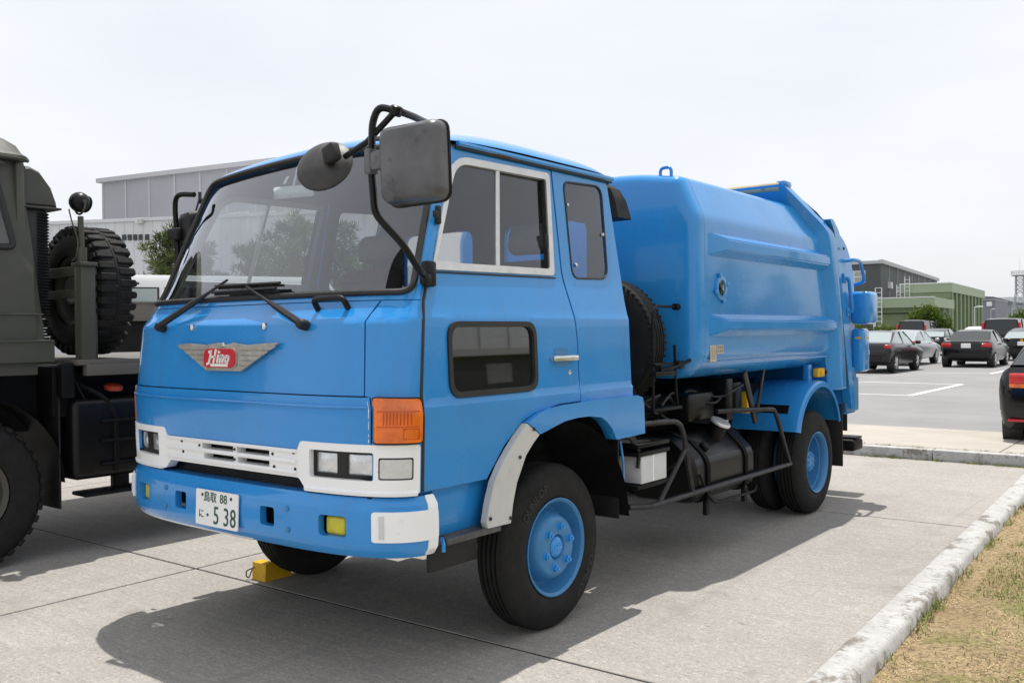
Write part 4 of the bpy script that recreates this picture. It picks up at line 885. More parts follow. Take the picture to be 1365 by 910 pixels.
for i in range(-9, 2):
    for j in range(-3, 6):
        if i >= -1 and j > 1: continue
        u0, v0 = i*SX+gp_, j*SY+gp_; w_ = SX-2*gp_
        if i == 0: w_ = SX+.6
        if i == 1: continue
        if proto is None or i == 0:
            b = bmesh.new(); cs = [b.verts.new(Q_(a-ap0.x*0, c, z)) for z in (-.02, 0) for a, c in ((0, 0), (w_, 0), (w_, SY-2*gp_), (0, SY-2*gp_))]
            org = V(Q_(0, 0, 0))
            for v in cs: v.co -= org
            for f in ((3, 2, 1, 0), (4, 5, 6, 7), (0, 1, 5, 4), (1, 2, 6, 5), (2, 3, 7, 6), (3, 0, 4, 7)): b.faces.new([cs[q] for q in f])
            bmesh.ops.bevel(b, geom=[e for e in b.edges if all(v.co.z > -.01 for v in e.verts)], offset=.003, segments=1, affect='EDGES')
            me = bpy.data.meshes.new('slab'); b.to_mesh(me); b.free(); me.materials.append(CONC)
            if i != 0: proto = me
        else: me = proto
        o = bpy.data.objects.new('slab', me); COL.objects.link(o); o.location = Q_(u0, v0, -.05); o.parent = AP
# car park, walkway and markings
m = MB(); m.add([(-5.2, 9.7, -.07), (70, 9.7, -.07), (70, 95, -.07), (-5.2, 95, -.07)], [(0, 1, 2, 3)]); tag(m.build('car_park', ASPH), kind='structure')
m = MB(); m.bx(-9, 12, 7.67, 9.84, -.15, .06); IS = tag(m.build('walkway', JOINT), kind='structure')
for i in range(-4, 5):
    x0 = 1.65+2.64*i; MB().bx(x0+.006, x0+2.634, 7.67, 9.85, -.05, .075, .006, 1).build('paving_slab', WALK, IS)
rk = random.Random(4)
m = MB()
for i in range(-9, 12): m.bx(i+.004, i+.996, 7.49, 7.662, -.1, .073+rk.uniform(-.004, .004), .014, 2)
tag(m.build('walkway_kerb', KERB), kind='structure')
def kline(v): return 2.318-.0364*v
m = MB(); K = 110; rows = []
for k in range(K+1):
    y = -3.2+10.66*k/K; x = kline(y); e = lambda s_: s_*rk.uniform(-.55, .55)
    rows.append([(x+e(.004), y, -.1), (x+e(.005), y, .030+e(.003)), (x+.018+e(.003), y, .043+e(.002)), (x+.14+e(.006), y, .043+e(.003)), (x+.165+e(.010), y, .025+e(.006)), (x+.172+e(.006), y, -.1)])
m.loft(rows, closed=False, cap=False); tag(m.build('kerb', KERB, ang=60), kind='structure')
m = MB()
for x0, x1, y in ((-5, 12, 11.09), (-5.1, -2.12, 18.18), (-5.1, -2.12, 23.1), (-5.1, -2.64, 29.7)): m.add([(x0, y-.055, -.066), (x1, y-.055, -.066), (x1, y+.055, -.066), (x0, y+.055, -.066)], [(0, 1, 2, 3)])
for x, y0, y1 in ((-2.12, 18.13, 23.15), (-2.64, 29.65, 34.2)): m.add([(x, y0, -.0655), (x+.15, y0, -.0655), (x+.15, y1, -.0655), (x, y1, -.0655)], [(0, 1, 2, 3)])
tag(m.build('parking_lines', PAINTL), kind='structure')
# verge with turf
m = MB(); N1, N2 = 40, 60; vs = []; fs = []
for j in range(N2+1):
    for i in range(N1+1):
        y = -3.5+10.98*j/N2; x = kline(y)+.165+(3.2*i/N1 if i <= 32 else 2.56+4.5*(i-32)); vs.append((x, y, -.035+.03*sin(x*3.1+y*1.7)*sin(y*2.3-x)*.6+.014*rk.random()+.03*min(1, i/3)))
for j in range(N2):
    for i in range(N1): a = j*(N1+1)+i; fs.append((a, a+1, a+N1+2, a+N1+1))
m.add(vs, fs); tag(m.build('verge', SOIL, ang=60), kind='structure')
def blades(n, name, mt, seed, gcond, hmin, hmax, lay, wd):
    r = random.Random(seed); vs = []; fs = []
    from mathutils import noise as mn
    k = 0
    while k < n:
        y = r.uniform(-1.0, 6.9); x = kline(y)+.15+r.random()*1.9
        g = mn.noise(V((x*1.1, y*1.1, 3.3)))+.35*mn.noise(V((x*4, y*4, 1)))
        if not gcond(g, r, x-kline(y)): continue
        h = r.uniform(hmin, hmax); a = r.uniform(0, 2*pi); le = r.uniform(.3 if lay < 2 else 1.1, lay); dx, dy = cos(a)*h*le, sin(a)*h*le; wx, wy = -sin(a)*wd, cos(a)*wd
        z = -.035+.018*sin(x*3.1+y*1.7)*sin(y*2.3-x)+.006+.03*min(1, (x-kline(y)-.165)/.30); o = len(vs); cz = sqrt(max(.05, 1-min(.95, le*le*.55)))*h
        vs += [(x-wx, y-wy, z-.01), (x+wx, y+wy, z-.01), (x+dx*.45+wx*.8, y+dy*.45+wy*.8, z+cz*.6), (x+dx*.45-wx*.8, y+dy*.45-wy*.8, z+cz*.6), (x+dx, y+dy, z+cz*.85)]
        fs += [(o, o+1, o+2, o+3), (o+3, o+2, o+4)]; k += 1
    tag(MB().add(vs, fs).build(name, mt, fix=False, ang=0), kind='stuff')
blades(52000, 'dry_grass', STRAW, 11, lambda g, r, d_: g < .16 or r.random() < .25, .007, .018, 2.9, .0022)
blades(44000, 'green_grass', GRASS, 12, lambda g, r, d_: (g > .06-.30*max(0, d_-.5) and d_ > .30 and r.random() < .9) or (d_ > .28 and r.random() < min(.5, .25*(d_-.1))) or (d_ < .24 and r.random() < .06), .012, .038, 1.5, .002)
blades(14000, 'dead_grass', STRAWD, 13, lambda g, r, d_: r.random() < .6, .007, .018, 2.6, .0026)
# weeds and dry tufts along the kerbs
r_ = random.Random(5); vs = []; fs = []
def tuft(x, y, z, n, h, sp):
    for _ in range(n):
        a = r_.uniform(0, 6.28); q = r_.uniform(.3, 1)*h; o = len(vs); bx_, by_ = x+r_.gauss(0, sp), y+r_.gauss(0, sp); l_ = q*r_.uniform(.2, .9)
        vs.extend([(bx_-.003*sin(a), by_+.003*cos(a), z), (bx_+.003*sin(a), by_-.003*cos(a), z), (bx_+cos(a)*l_, by_+sin(a)*l_, z+q*.8)]); fs.append((o, o+1, o+2))
for k in range(60): x = r_.uniform(.2, 2.1); tuft(x, 7.47+r_.uniform(-.02, .02), -.05, 16, .05, .03)
for k in range(36): x = r_.uniform(-.5, 2.3); tuft(x, 7.665, .07, 10, .035, .025)
for k in range(14): x = r_.choice((-.7, .1, 1.0, 1.65, 1.65))+r_.gauss(0, .08); tuft(x, 9.87, -.07, 12, .10, .05)
for k in range(50): y = r_.uniform(-.5, 6.5); tuft(kline(y)+.19, y, -.02, 14, .07, .02)
tag(MB().add(vs, fs).build('weeds', GRASS, fix=False, ang=0), kind='stuff')
# ------------------------------------------------------------------ olive military truck at the left
MR = empty('military_truck', (-3.7, -1.0, 0), 'dark olive military truck with an upright spare tyre, cut by the left frame edge', 'military truck')
def mx_(z): return lerp([(1.28, -2.50), (1.42, -2.50), (1.425, -2.515), (1.58, -2.52), (2.65, -2.60)], z)
def mfn(y, z): k = max(0, y-(lerp([(1.28, -.655), (1.42, -.655), (1.425, -.69), (2.62, -.80)], z)-.05)); r = .05; return (mx_(z)-r+sqrt(max(1e-8, r*r-min(k, r*.999)**2)), y, z)
CO = [(-3.2, 1.43), (-.69, 1.43), (-.80, 2.60), (-3.2, 2.60)]
MW = fil([(-1.75, 2.03), (-.88, 2.035), (-.995, 2.555), (-1.70, 2.57)], .05, 5)
m = patch(MB(), CO, [MW], mfn, .08, .03, mi2=1); patch(m, [(-3.2, 1.285), (-.655, 1.285), (-.655, 1.42), (-3.2, 1.42)], [], lambda y, z: (mx_(z), y, z), .1, .05)
m.bx(-4.95, -2.56, -.86, -.80, 1.4, 2.6, .02); m.bx(-4.95, -2.53, -3.2, -.75, 1.2, 1.32, .01); mc = m.build('cab', [OLIVE, INT], MR, fix=False)
m = MB(); m.loft([[(x, y, z) for x, y in fil([(-2.53-i_, -.76-i_*.9), (-2.53-i_, -3.2), (-4.95+i_, -3.2), (-4.95+i_, -.76-i_*.9)], [.12, 0, 0, .12], 5)] for z, i_ in ((2.615, 0), (2.635, .0), (2.66, .03), (2.71, .055), (2.755, .11), (2.785, .20), (2.80, .4))]); m.build('roof', OLIVE, mc)
m = MB(); m.tube([(-2.535, -3.0, 2.618), (-2.535, -.85, 2.618), (-2.60, -.77, 2.618)], .016, 6, fillet=.05); m.tube([(-2.57, -1.7, 2.60), (-2.56, -1.02, 2.60), (-2.56, -.93, 2.57)], .01, 5); m.build('rain_gutter', OLIVE, mc)
m = MB(); m.tube([(mfn(*q)[0]+.002, q[0], q[1]) for q in dens(MW, .08)], .022, 6, closed=True); wg = m.build('window_seal', RUB, mc); m = MB(); patch(m, MW, [], mfn, .2, 0); m.build('window_pane', GLASS_S, mc)
m = MB(); m.tube([(-2.497, y, 1.424) for y in (-3.2, -.66)], .008, 5); m.tube([(-2.512, y, 1.60) for y in (-3.2, -.72)], .005, 5); m.build('side_seam', OLIVE, mc)
m = MB(); m.bx(-4.8, -2.7, -3.1, -.9, 1.3, 1.36); m.build('cab_floor', INT, mc)
# intake hood
m = MB(); A = [(-.82, 2.56), (-.80, 2.585), (-.75, 2.595), (-.68, 2.565), (-.60, 2.46), (-.565, 2.36), (-.56, 2.325), (-.79, 2.325)]
m.loft([[( -3.0+.36*s_, -.70+(y+.70)*q, 2.44+(z-2.44)*q) for y, z in A] for s_, q in ((-1, .88), (-.92, 1), (.92, 1), (1.02, .96), (1.06, .85))]); ih = m.build('intake_hood', OLIVE, MR)
m = MB(); m.bx(-3.40, -2.60, -.81, -.545, 2.312, 2.326, .004); m.build('hood_lip', OLIVE, ih)
m = MB(); m.bx(-2.95, -2.64, -.77, -.62, 1.62, 2.32, .03)
for k in range(46): z = 2.28-.0205*k; m.lathe([(-.008, .05), (0, .062), (.008, .05)], (-2.68, -.66, z), (0, 0, 1), 10)
m.build('intake_duct', RUB, MR)
# bed, post, spare tyre, searchlight
m = MB(); m.bx(-4.9, -2.50, -.50, 4.6, 1.255, 1.292, .004); m.bx(-2.56, -2.495, -.44, 4.6, 1.18, 1.258, .006); m.build('deck', OLIVEL, MR)
m = MB(); m.bx(-2.60, -2.50, -.47, -.37, 1.29, 1.955, .006); m.bx(-3.4, -2.60, -.46, -.40, 1.87, 1.935, .004); m.bx(-3.4, -2.60, -.45, -.42, 1.72, 1.78, .004); m.bx(-2.585, -2.555, -.365, -.33, 1.29, 1.95, .003); m.bx(-2.62, -2.48, -.48, -.36, 1.935, 1.96, .004); m.build('tyre_frame', OLIVE, MR)
mo = V((-2.97, -.33, 1.785)); mp_ = [(0, .25), (-.012, .29), (-.012, .35), (.004, .405), (.03, .44), (.045, .455), (.135, .462), (.225, .455), (.24, .44), (.266, .405), (.282, .35), (.282, .29), (.27, .25)]
m = MB(); m.lathe(mp_, mo, (0, 1, 0), 64); ms = m.build('spare_tyre', TYRE, MR)
m = MB(); q = MB()
for k in range(34):
    for sg, of in ((0, 0), (1, .5)):
        a = 2*pi*(k+of)/34; rt = M.Rotation(-a, 3, 'Y'); yy = .066 if sg == 0 else .204
        m.box(mo+V((cos(a)*.453, yy, sin(a)*.453)), (.034, .118, .050), .006, 1, rt)
        m.box(mo+V((cos(a)*.428, .006 if sg == 0 else .264, sin(a)*.428)), (.050, .03, .038), .005, 1, rt)
m.lathe([(.128, .466), (.142, .466)], mo, (0, 1, 0), 64); m.build('tread_lugs', TYRE, ms)
m = MB(); m.lathe([(.02, .25), (.03, .22), (.10, .20), (.10, .11), (.02, .10), (.02, .085)], mo, (0, 1, 0), 32)
for k in range(8): a = 2*pi*k/8+.2; m.lathe([(0, .022), (.012, .02), (.012, 0)], mo+V((cos(a)*.155, .085, sin(a)*.155)), (0, -1, 0), 8)
m.build('spare_rim', OLIVE, ms)
m = MB(); m.tube([(-2.545, -.44, 1.95), (-2.545, -.44, 2.06)], .034, 12); m.tube([(-2.545, -.44, 2.06), (-2.545, -.445, 2.275)], .020, 10); slp = m.build('lamp_post', OLIVE, MR)
SC = V((-2.545, -.45, 2.372)); m = MB(); m.lathe([(.070*cos(q*pi/12+pi), .070*abs(sin(q*pi/12))) for q in range(10)]+[(.055, .060), (.055, 0)], SC, (-.25, 1, -.15), 28); m.build('searchlight', BLACKG, slp)
m = MB(); m.tube([SC+V((.076*cos(a), 0, .082*sin(a))) for a in [pi+pi*k/14 for k in range(15)]], .008, 6); m.tube([SC+V((-.08, 0, 0)), SC+V((-.065, 0, 0))], .014, 8); m.tube([SC+V((.08, 0, 0)), SC+V((.065, 0, 0))], .014, 8)
m.tube([SC+V((-.03, -.06, -.05)), (-2.56, -.50, 2.24), (-2.525, -.47, 2.10), (-2.54, -.48, 1.99), (-2.62, -.47, 1.97)], .005, 5, fillet=.05); m.build('lamp_yoke', OLIVE, slp)
# chassis, tank, front wheel, flap
m = MB(); m.bx(-4.5, -2.85, -3.2, 4.5, .80, 1.2, .02); m.bx(-4.6, -2.62, -.62, -.45, .9, 1.25, .01); m.tube([(-2.66, -.53, 1.18), (-2.56, -.28, 1.02), (-2.53, -.22, .90), (-2.53, -.22, .50)], .018, 6, fillet=.06); m.tube([(-2.60, -.52, 1.24), (-2.58, -.40, .98), (-2.57, -.36, .80)], .009, 5)
m.bx(-2.62, -2.53, -.60, -.505, 1.03, 1.272, .02); m.build('chassis', BLACK, MR)
m = MB(); m.bx(-3.2, -2.54, -.52, 1.2, .46, 1.02, .05, 3); mt_ = m.build('fuel_tank', BLACKG, MR)
m = MB()
for z in (.56, .72, .86): m.tube([(-2.53, -.33, z), (-2.525, -.28, z), (-2.525, 1.1, z)], .014, 6)
m.bx(-2.66, -2.60, -.20, -.10, .36, .48, .006); m.bx(-2.70, -2.50, -.46, .9, .345, .372, .008); m.bx(-2.62, -2.56, -.21, -.11, .35, .47, .004); m.build('tank_step', BLACK, mt_)
m = MB(); m.lathe([(0, .062), (.018, .066), (.03, .055), (.036, .03), (.036, 0)], (-2.60, -.20, 1.075), (.25, 0, 1), 20); m.build('tank_cap', mat('cap_red', (.36, .035, .02), .5, 0, .2, 20), mt_)
m = MB(); m.bx(-3.15, -2.58, -.60, -.585, .28, 1.22, .004); m.lathe([(-.6, .62), (0, .62)], (-2.56, -1.19, .46), (1, 0, 0), 24, a0=0, a1=pi); m.build('mud_flap', PLAST, MR, fix=False)
mp2 = [(d_*1.05, r_*1.088) for d_, r_ in mp_]; mw = 0
for sx, ax in ((-2.86, 1), (-4.60, -1)):
    o2 = V((sx, -1.19, .445)); m = MB(); m.lathe([(.27, .27), (.25, .24), (.20, .22), (.21, .14), (.29, .12), (.29, 0)], o2, (ax, 0, 0), 32); wl = m.build('wheel', OLIVE, MR)
    m = MB(); m.lathe(mp2, o2, (ax, 0, 0), 64)
    for k in range(36):
        for of, dd in ((0, .07), (.5, .21)): a = 2*pi*(k+of)/36; m.box(o2+V((ax*dd, cos(a)*.487, sin(a)*.487)), (.12, .05, .03), .005, 1, M.Rotation(a-pi/2, 3, 'X'))
    m.build('tyre', TYRE, wl)
# ------------------------------------------------------------------ helper for things given by view direction and distance
def at(px, dep, z=0.):
    P = V((3.680, -3.563, 0))+V((-.6191, .7853, 0))*dep+V((.7853, .6191, 0))*(px-682.5)/1220*dep
    return V((P.x, P.y, z))
def frame(P, deg):
    """local frame at P, u axis turned deg from +X; returns fn(u,v,z)"""
    a = radians(deg); c, s = cos(a), sin(a); return lambda u, v, z: (P.x+u*c-v*s, P.y+u*s+v*c, z)
class FB(MB):
    def __init__(s, fr): super().__init__(); s.fr = fr
    def fx(s, u0, u1, v0, v1, z0, z1, mi=0):
        f = s.fr; vs = [f(u, v, z) for z in (z0, z1) for u, v in ((u0, v0), (u1, v0), (u1, v1), (u0, v1))]
        return s.add(vs, [(3, 2, 1, 0), (4, 5, 6, 7), (0, 1, 5, 4), (1, 2, 6, 5), (2, 3, 7, 6), (3, 0, 4, 7)], mi)
# white clad workshop and grey hangar at the left

P = at(560, 48); fw = frame(P, 206)      # u runs left along the facade (away from the truck), v to the back
WB = empty('white_building', P, 'long white clad workshop with a row of five small windows behind the truck cab', 'building')
m = FB(fw); L_ = 31.; m.fx(0, L_, -14, -.05, 0, 7.95); wb = m.build('wall', WALLW, WB, ang=0)
m = FB(fw)
for k in range(46): m.fx(k*.6+.02, k*.6+.05, -.052, -.02, 0, 7.9)
m.fx(-.1, L_+.1, -.1, .06, 7.9, 8.08); m.build('cladding_rib', WALLW, wb, ang=0)
def wpos(px):   # facade coordinate seen at pixel column px
    best = min((abs((lambda q: 682.5+1220*((q[0]-3.68)*.7853+(q[1]+3.563)*.6191)/((q[0]-3.68)*-.6191+(q[1]+3.563)*.7853))(fw(u_/20, 0, 0))-px), u_/20) for u_ in range(0, int(L_*20))); return best[1]
zz = lambda y, u: 1.45+(447.5-y)/1220*((fw(u, 0, 0)[0]-3.68)*-.6191+(fw(u, 0, 0)[1]+3.563)*.7853)
for px in (167.5, 175, 182.5, 190, 197.5):
    u = wpos(px); z0, z1 = zz(320, u), zz(312.5, u); m = FB(fw); m.fx(u-.115, u+.115, -.03, .03, z0, z1); wo = m.build('window', WIND, WB, ang=0)
u = wpos(191); m = FB(fw); m.fx(u-.20, u+.20, -.02, .30, zz(298, u), zz(292, u)); m.fx(u-.05, u+.05, 0, .4, zz(296, u), zz(293, u)); m.build('wall_lamp', ALU, WB, ang=0)
P2 = at(520, 62); fh = frame(P2, 188.9)
HB = empty('grey_hangar', P2, 'tall grey panelled hangar rising behind the white workshop', 'hangar')
def hz(y, u): q = fh(u, 0, 0); return 1.45+(447.5-y)/1220*((q[0]-3.68)*-.6191+(q[1]+3.563)*.7853)
def hpx(px): return min((abs((lambda q: 682.5+1220*((q[0]-3.68)*.7853+(q[1]+3.563)*.6191)/((q[0]-3.68)*-.6191+(q[1]+3.563)*.7853))(fh(u_/20, 0, 0))-px), u_/20) for u_ in range(-200, 900))[1]
uL = hpx(139); uR = hpx(590); zl, zr = hz(243, uL), hz(196, uR)
m = FB(fh); f = fh; vs = [f(uL, 0, 0), f(uR, 0, 0), f(uR, 0, zr), f(uL, 0, zl), f(uL, -30, 0), f(uR, -30, 0), f(uR, -30, zr), f(uL, -30, zl)]
m.add(vs, [(0, 1, 2, 3), (5, 4, 7, 6), (4, 0, 3, 7), (1, 5, 6, 2), (3, 2, 6, 7)]); hb = m.build('wall', WALLG, HB, ang=0)
zt = lambda u: zl+(zr-zl)*(u-uL)/(uR-uL)
for px in (140.5, 171, 202, 236, 270, 306, 344, 384, 426, 470, 516):
    u = hpx(px); m = FB(fh); m.fx(u-.09, u+.09, -.05, .06, 0, zt(u)); m.build('wall_seam', WALLGS, HB, ang=0)
m = MB(); m.add([f(uL+.3, -.2, zl-.05), f(uL+.3, .35, zl-.05), f(uR, .35, zr-.05), f(uR, -.2, zr-.05), f(uL+.3, -.2, zl+.30), f(uL+.3, .35, zl+.30), f(uR, .35, zr+.30), f(uR, -.2, zr+.30)], [(0, 1, 2, 3), (4, 7, 6, 5), (0, 4, 5, 1), (1, 5, 6, 2), (2, 6, 7, 3), (3, 7, 4, 0)]); m.build('eaves', WALLGS, HB, ang=0)
for px in (320, 355, 382, 400, 430, 450):
    u = hpx(px); 
    for k in range(6): m = FB(fh); m.fx(u-1.1+.38*k, u-.78+.38*k, -.02, .05, hz(294, u), hz(284, u)); m.build('window', WINW, HB, ang=0)
# pines and hedges
def leaves(r, n, centres, lw, ll, up=.3):
    vs = []; fs = []
    for _ in range(n):
        c, ra = r.choice(centres); d_ = V((r.gauss(0, 1), r.gauss(0, 1), r.gauss(0, 1))).normalized(); p_ = V(c)+V((d_.x*ra[0], d_.y*ra[1], d_.z*ra[2]))*r.random()**.45
        q = (d_+V((r.gauss(0, .5), r.gauss(0, .5), up+r.gauss(0, .5)))).normalized(); s_ = q.orthogonal().normalized(); s_ = (s_*cos(r.uniform(0, 6.28))+q.cross(s_)*sin(r.uniform(0, 6.28))).normalized()
        l_ = ll*r.uniform(.5, 1.2); w_ = lw*r.uniform(.6, 1.2); o = len(vs); vs += [p_-s_*w_, p_+s_*w_, p_+q*l_+s_*w_*.3, p_+q*l_-s_*w_*.3]; fs.append((o, o+1, o+2, o+3))
    return vs, fs
def pine(seed, h, wdt):
    r = random.Random(seed); root = empty('pine_tree', (0, 0, 0)); m = MB()
    tp = [V((0, 0, -.1)), V((r.uniform(-.1, .1), r.uniform(-.1, .1), h*.4)), V((r.uniform(-.25, .25), r.uniform(-.2, .2), h*.95))]; m.tube(tp, [.16, .11, .03], 8)
    cs = []; nb = 30
    for i in range(nb):
        t = .14+.84*(i+r.random()*.6)/nb; z = h*t; reach = wdt*(1-t)**.62*r.uniform(.45, 1.12)+.16; a = i*2.4+r.uniform(-.4, .4); b0 = V((tp[1].x*t, tp[1].y*t, z-.15)); e = V((cos(a)*reach, sin(a)*reach, z+reach*.16))
        m.tube([b0, (b0+e)/2+V((0, 0, -.05)), e], [.045, .03, .012], 5); nn = max(2, int(reach/.26))
        for k in range(1, nn+1): q = b0.lerp(e, (k+.2)/(nn+.3)); s_ = r.uniform(.16, .34); cs.append(((q.x+r.gauss(0, .1), q.y+r.gauss(0, .1), q.z+.08+r.gauss(0, .06)), (s_*1.15, s_*1.15, s_*.72)))
    cs.append(((tp[2].x, tp[2].y, h), (.2, .2, .35)))
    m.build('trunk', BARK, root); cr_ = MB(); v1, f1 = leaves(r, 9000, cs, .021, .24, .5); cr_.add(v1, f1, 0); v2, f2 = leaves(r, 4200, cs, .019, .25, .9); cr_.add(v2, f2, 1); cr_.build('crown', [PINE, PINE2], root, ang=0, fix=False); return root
pa = [pine(21, 5.4, 1.9), pine(22, 5.9, 2.2), pine(23, 4.9, 2.0)]
pspots = [(226, 33, 0, .95, 'pine tree standing just left of the truck windscreen, in front of the white wall'), (268, 35, 1, .86, 'pine seen at the left end of the truck windscreen'), (338, 34, 2, .95, 'low bushy pine seen through the truck windscreen above the steering wheel'), (392, 32, 0, 1.0, 'tallest pine seen through the middle of the windscreen'), (452, 33, 1, .92, 'pine seen through the windscreen near the passenger headrest'), (300, 40, 0, .72, 'small pine far behind the steering wheel, farthest of the row'), (505, 37, 2, .9, 'pine behind the passenger seat at the right end of the row')]
used = set()
for px, dep, k, s_, lab in pspots:
    t = pa[k] if k not in used else copy_tree(pa[k]); used.add(k); t.location = at(px, dep); t.scale = (s_,)*3; t.rotation_euler.z = px*1.7; tag(t, lab, 'pine tree', 'pines along the white workshop')
def bush(name, px, dep, blobs, n, lab, cat, mt=(HEDGE, HEDGE2), lw=.05, ll=.14, seed=1):
    r = random.Random(seed+int(px)); P = at(px, dep); o = empty(name, P); m = MB(); cs = [((P.x+.7853*u-.619*v, P.y+.6191*u+.785*v, z), (a, a, c)) for u, v, z, a, c in blobs]
    for c, ra in cs[:6]: m.tube([(P.x+(c[0]-P.x)*.4, P.y+(c[1]-P.y)*.4, -.1), (c[0], c[1], max(.2, c[2]))], [.06, .02], 5)
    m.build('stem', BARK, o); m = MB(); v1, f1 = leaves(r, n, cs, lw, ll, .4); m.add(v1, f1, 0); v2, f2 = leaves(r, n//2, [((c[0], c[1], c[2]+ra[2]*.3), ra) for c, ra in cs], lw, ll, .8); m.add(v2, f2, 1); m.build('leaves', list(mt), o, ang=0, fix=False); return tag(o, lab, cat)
bush('round_tree', 1238, 62, [(-.2, 0, 1.9, 1.05, .9), (-.9, .2, 1.5, .75, .7), (.6, 0, 1.55, .9, .75), (.1, .2, 2.35, .7, .5), (1.05, 0, .95, .75, .7), (-1.2, 0, .8, .7, .7), (.2, -.3, .8, 1.1, .8)], 5200, 'rounded green clipped tree in front of the low green building', 'tree', lw=.06, ll=.17)
bush('hedge', 1180, 63, [(-2.6+.62*k, 0, .75+.12*sin(k*1.7), .62, .72+.14*sin(k*2.3)) for k in range(9)], 4200, 'low clipped hedge below the low green building, beside the truck tailgate', 'hedge', lw=.06, ll=.16)
bush('round_tree', 1372, 58, [(-.2, 0, 1.5, 1.2, .9), (-.9, 0, .95, .7, .8), (.9, 0, 1.6, 1.1, .9), (0, 0, .6, 1.3, .8)], 4200, 'rounded green tree at the right frame edge below the lattice tower', 'tree', lw=.06, ll=.17)
# dark grey building, green buildings
P = at(1174.5, 103); fd_ = frame(P, 90+6.3)     # u runs away from the camera, v to the left
DB = empty('dark_grey_building', P, 'dark grey clad hall with one large white window on its end wall', 'building')
def zof(y, dep): return 1.45+(437.-y)/1220*dep
H1 = zof(350, 103); m = FB(fd_); m.fx(0, 47, 0, 40, 0, H1); db = m.build('wall', WALLD, DB, ang=0)
m = FB(fd_); m.fx(-.25, 47.3, -.3, .15, H1-.05, H1+.38); m.fx(-.25, .1, .16, 40, H1-.05, H1+.3); m.build('roof_edge', WALLGS, DB, ang=0)
for k in range(8):
    m = FB(fd_); u = 4.8+5.6*k; m.fx(u, u+.16, -.14, .02, 0, H1-.1); m.build('downpipe', WALLG, DB, ang=0)
for u, zz_ in ((4.9, 6.1), (10.4, 5.7), (22, 5.2), (28, 5.1)): m = FB(fd_); m.fx(u-.5, u+.5, -.4, 0, zz_, zz_+.75); m.build('vent_cowl', WINW, DB, ang=0)
m = FB(fd_); v0 = 1.62; m.fx(-.06, .02, v0, v0+3.7, zof(375, 103), zof(359, 103)); wo = m.build('window', WINW, DB, ang=0)
zc0, zc1 = zof(375, 103), zof(359, 103)
for k in range(3):
    for j in range(2): m = FB(fd_); m.fx(-.1, -.055, v0+.12+1.2*k, v0+1.18+1.2*k, zc0+.08+.66*j, zc0+.60+.66*j); m.build('pane', WINP, wo, ang=0)
P = at(1268.5, 88); fg = frame(P, 90+4.5); H2 = zof(377, 88); GL = 24.5
GB = empty('green_hall', P, 'taller green hall with vertical ribs along its side and a pale green fascia', 'building')
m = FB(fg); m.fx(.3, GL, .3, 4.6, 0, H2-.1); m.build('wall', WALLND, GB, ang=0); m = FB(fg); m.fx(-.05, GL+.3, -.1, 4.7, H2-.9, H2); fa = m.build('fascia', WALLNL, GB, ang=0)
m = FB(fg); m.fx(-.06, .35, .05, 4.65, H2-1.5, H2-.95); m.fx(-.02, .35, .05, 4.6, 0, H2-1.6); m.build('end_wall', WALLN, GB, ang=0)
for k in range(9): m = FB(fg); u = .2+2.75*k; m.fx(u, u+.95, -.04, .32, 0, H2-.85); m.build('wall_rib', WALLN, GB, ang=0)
m = FB(fg); m.fx(-.12, -.07, 0.04, 4.66, H2-.05, H2+.06); m.build('roof_trim', WINW, fa, ang=0)
P = at(1245.5, 67); fl_ = frame(P, 90+4.5); H3 = zof(398, 67)
LB = empty('low_green_building', P, 'low green building with a flat roof in front of the dark grey hall', 'building')
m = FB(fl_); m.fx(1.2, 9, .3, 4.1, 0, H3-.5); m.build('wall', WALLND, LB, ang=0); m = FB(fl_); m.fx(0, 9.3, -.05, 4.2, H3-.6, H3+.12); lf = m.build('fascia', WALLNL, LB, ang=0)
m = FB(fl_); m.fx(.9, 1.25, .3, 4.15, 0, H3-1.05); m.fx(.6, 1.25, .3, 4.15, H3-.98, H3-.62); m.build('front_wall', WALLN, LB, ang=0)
for u, v in ((.3, .1), (5.5, .1)): m = FB(fl_); m.fx(u, u+.25, v, v+.25, 0, H3-.55); m.build('post', WALLNL, LB, ang=0)
m = FB(fl_); m.fx(-.02, .06, -.06, 4.22, H3+.10, H3+.18); m.fx(-.05, .08, 4.12, 4.24, .6, H3+.1); m.build('roof_trim', WINW, lf, ang=0)
def ladder(fr_, u, v, z0, z1, own, wdt=.45):
    m = FB(fr_)
    for s_ in (0, wdt): m.fx(u-.03, u+.03, v+s_-.03, v+s_+.03, z0, z1)
    k = z0
    while k < z1: m.fx(u-.02, u+.02, v, v+wdt, k, k+.05); k += .36
    m.build('roof_ladder', WINW, own, ang=0)
ladder(fl_, -.15, 3.6, 1.6, H3+.9, LB); ladder(fg, -.2, 3.7, 1.5, H2+.75, GB); ladder(fg, -.2, 4.55, 1.5, H2, GB, .35)
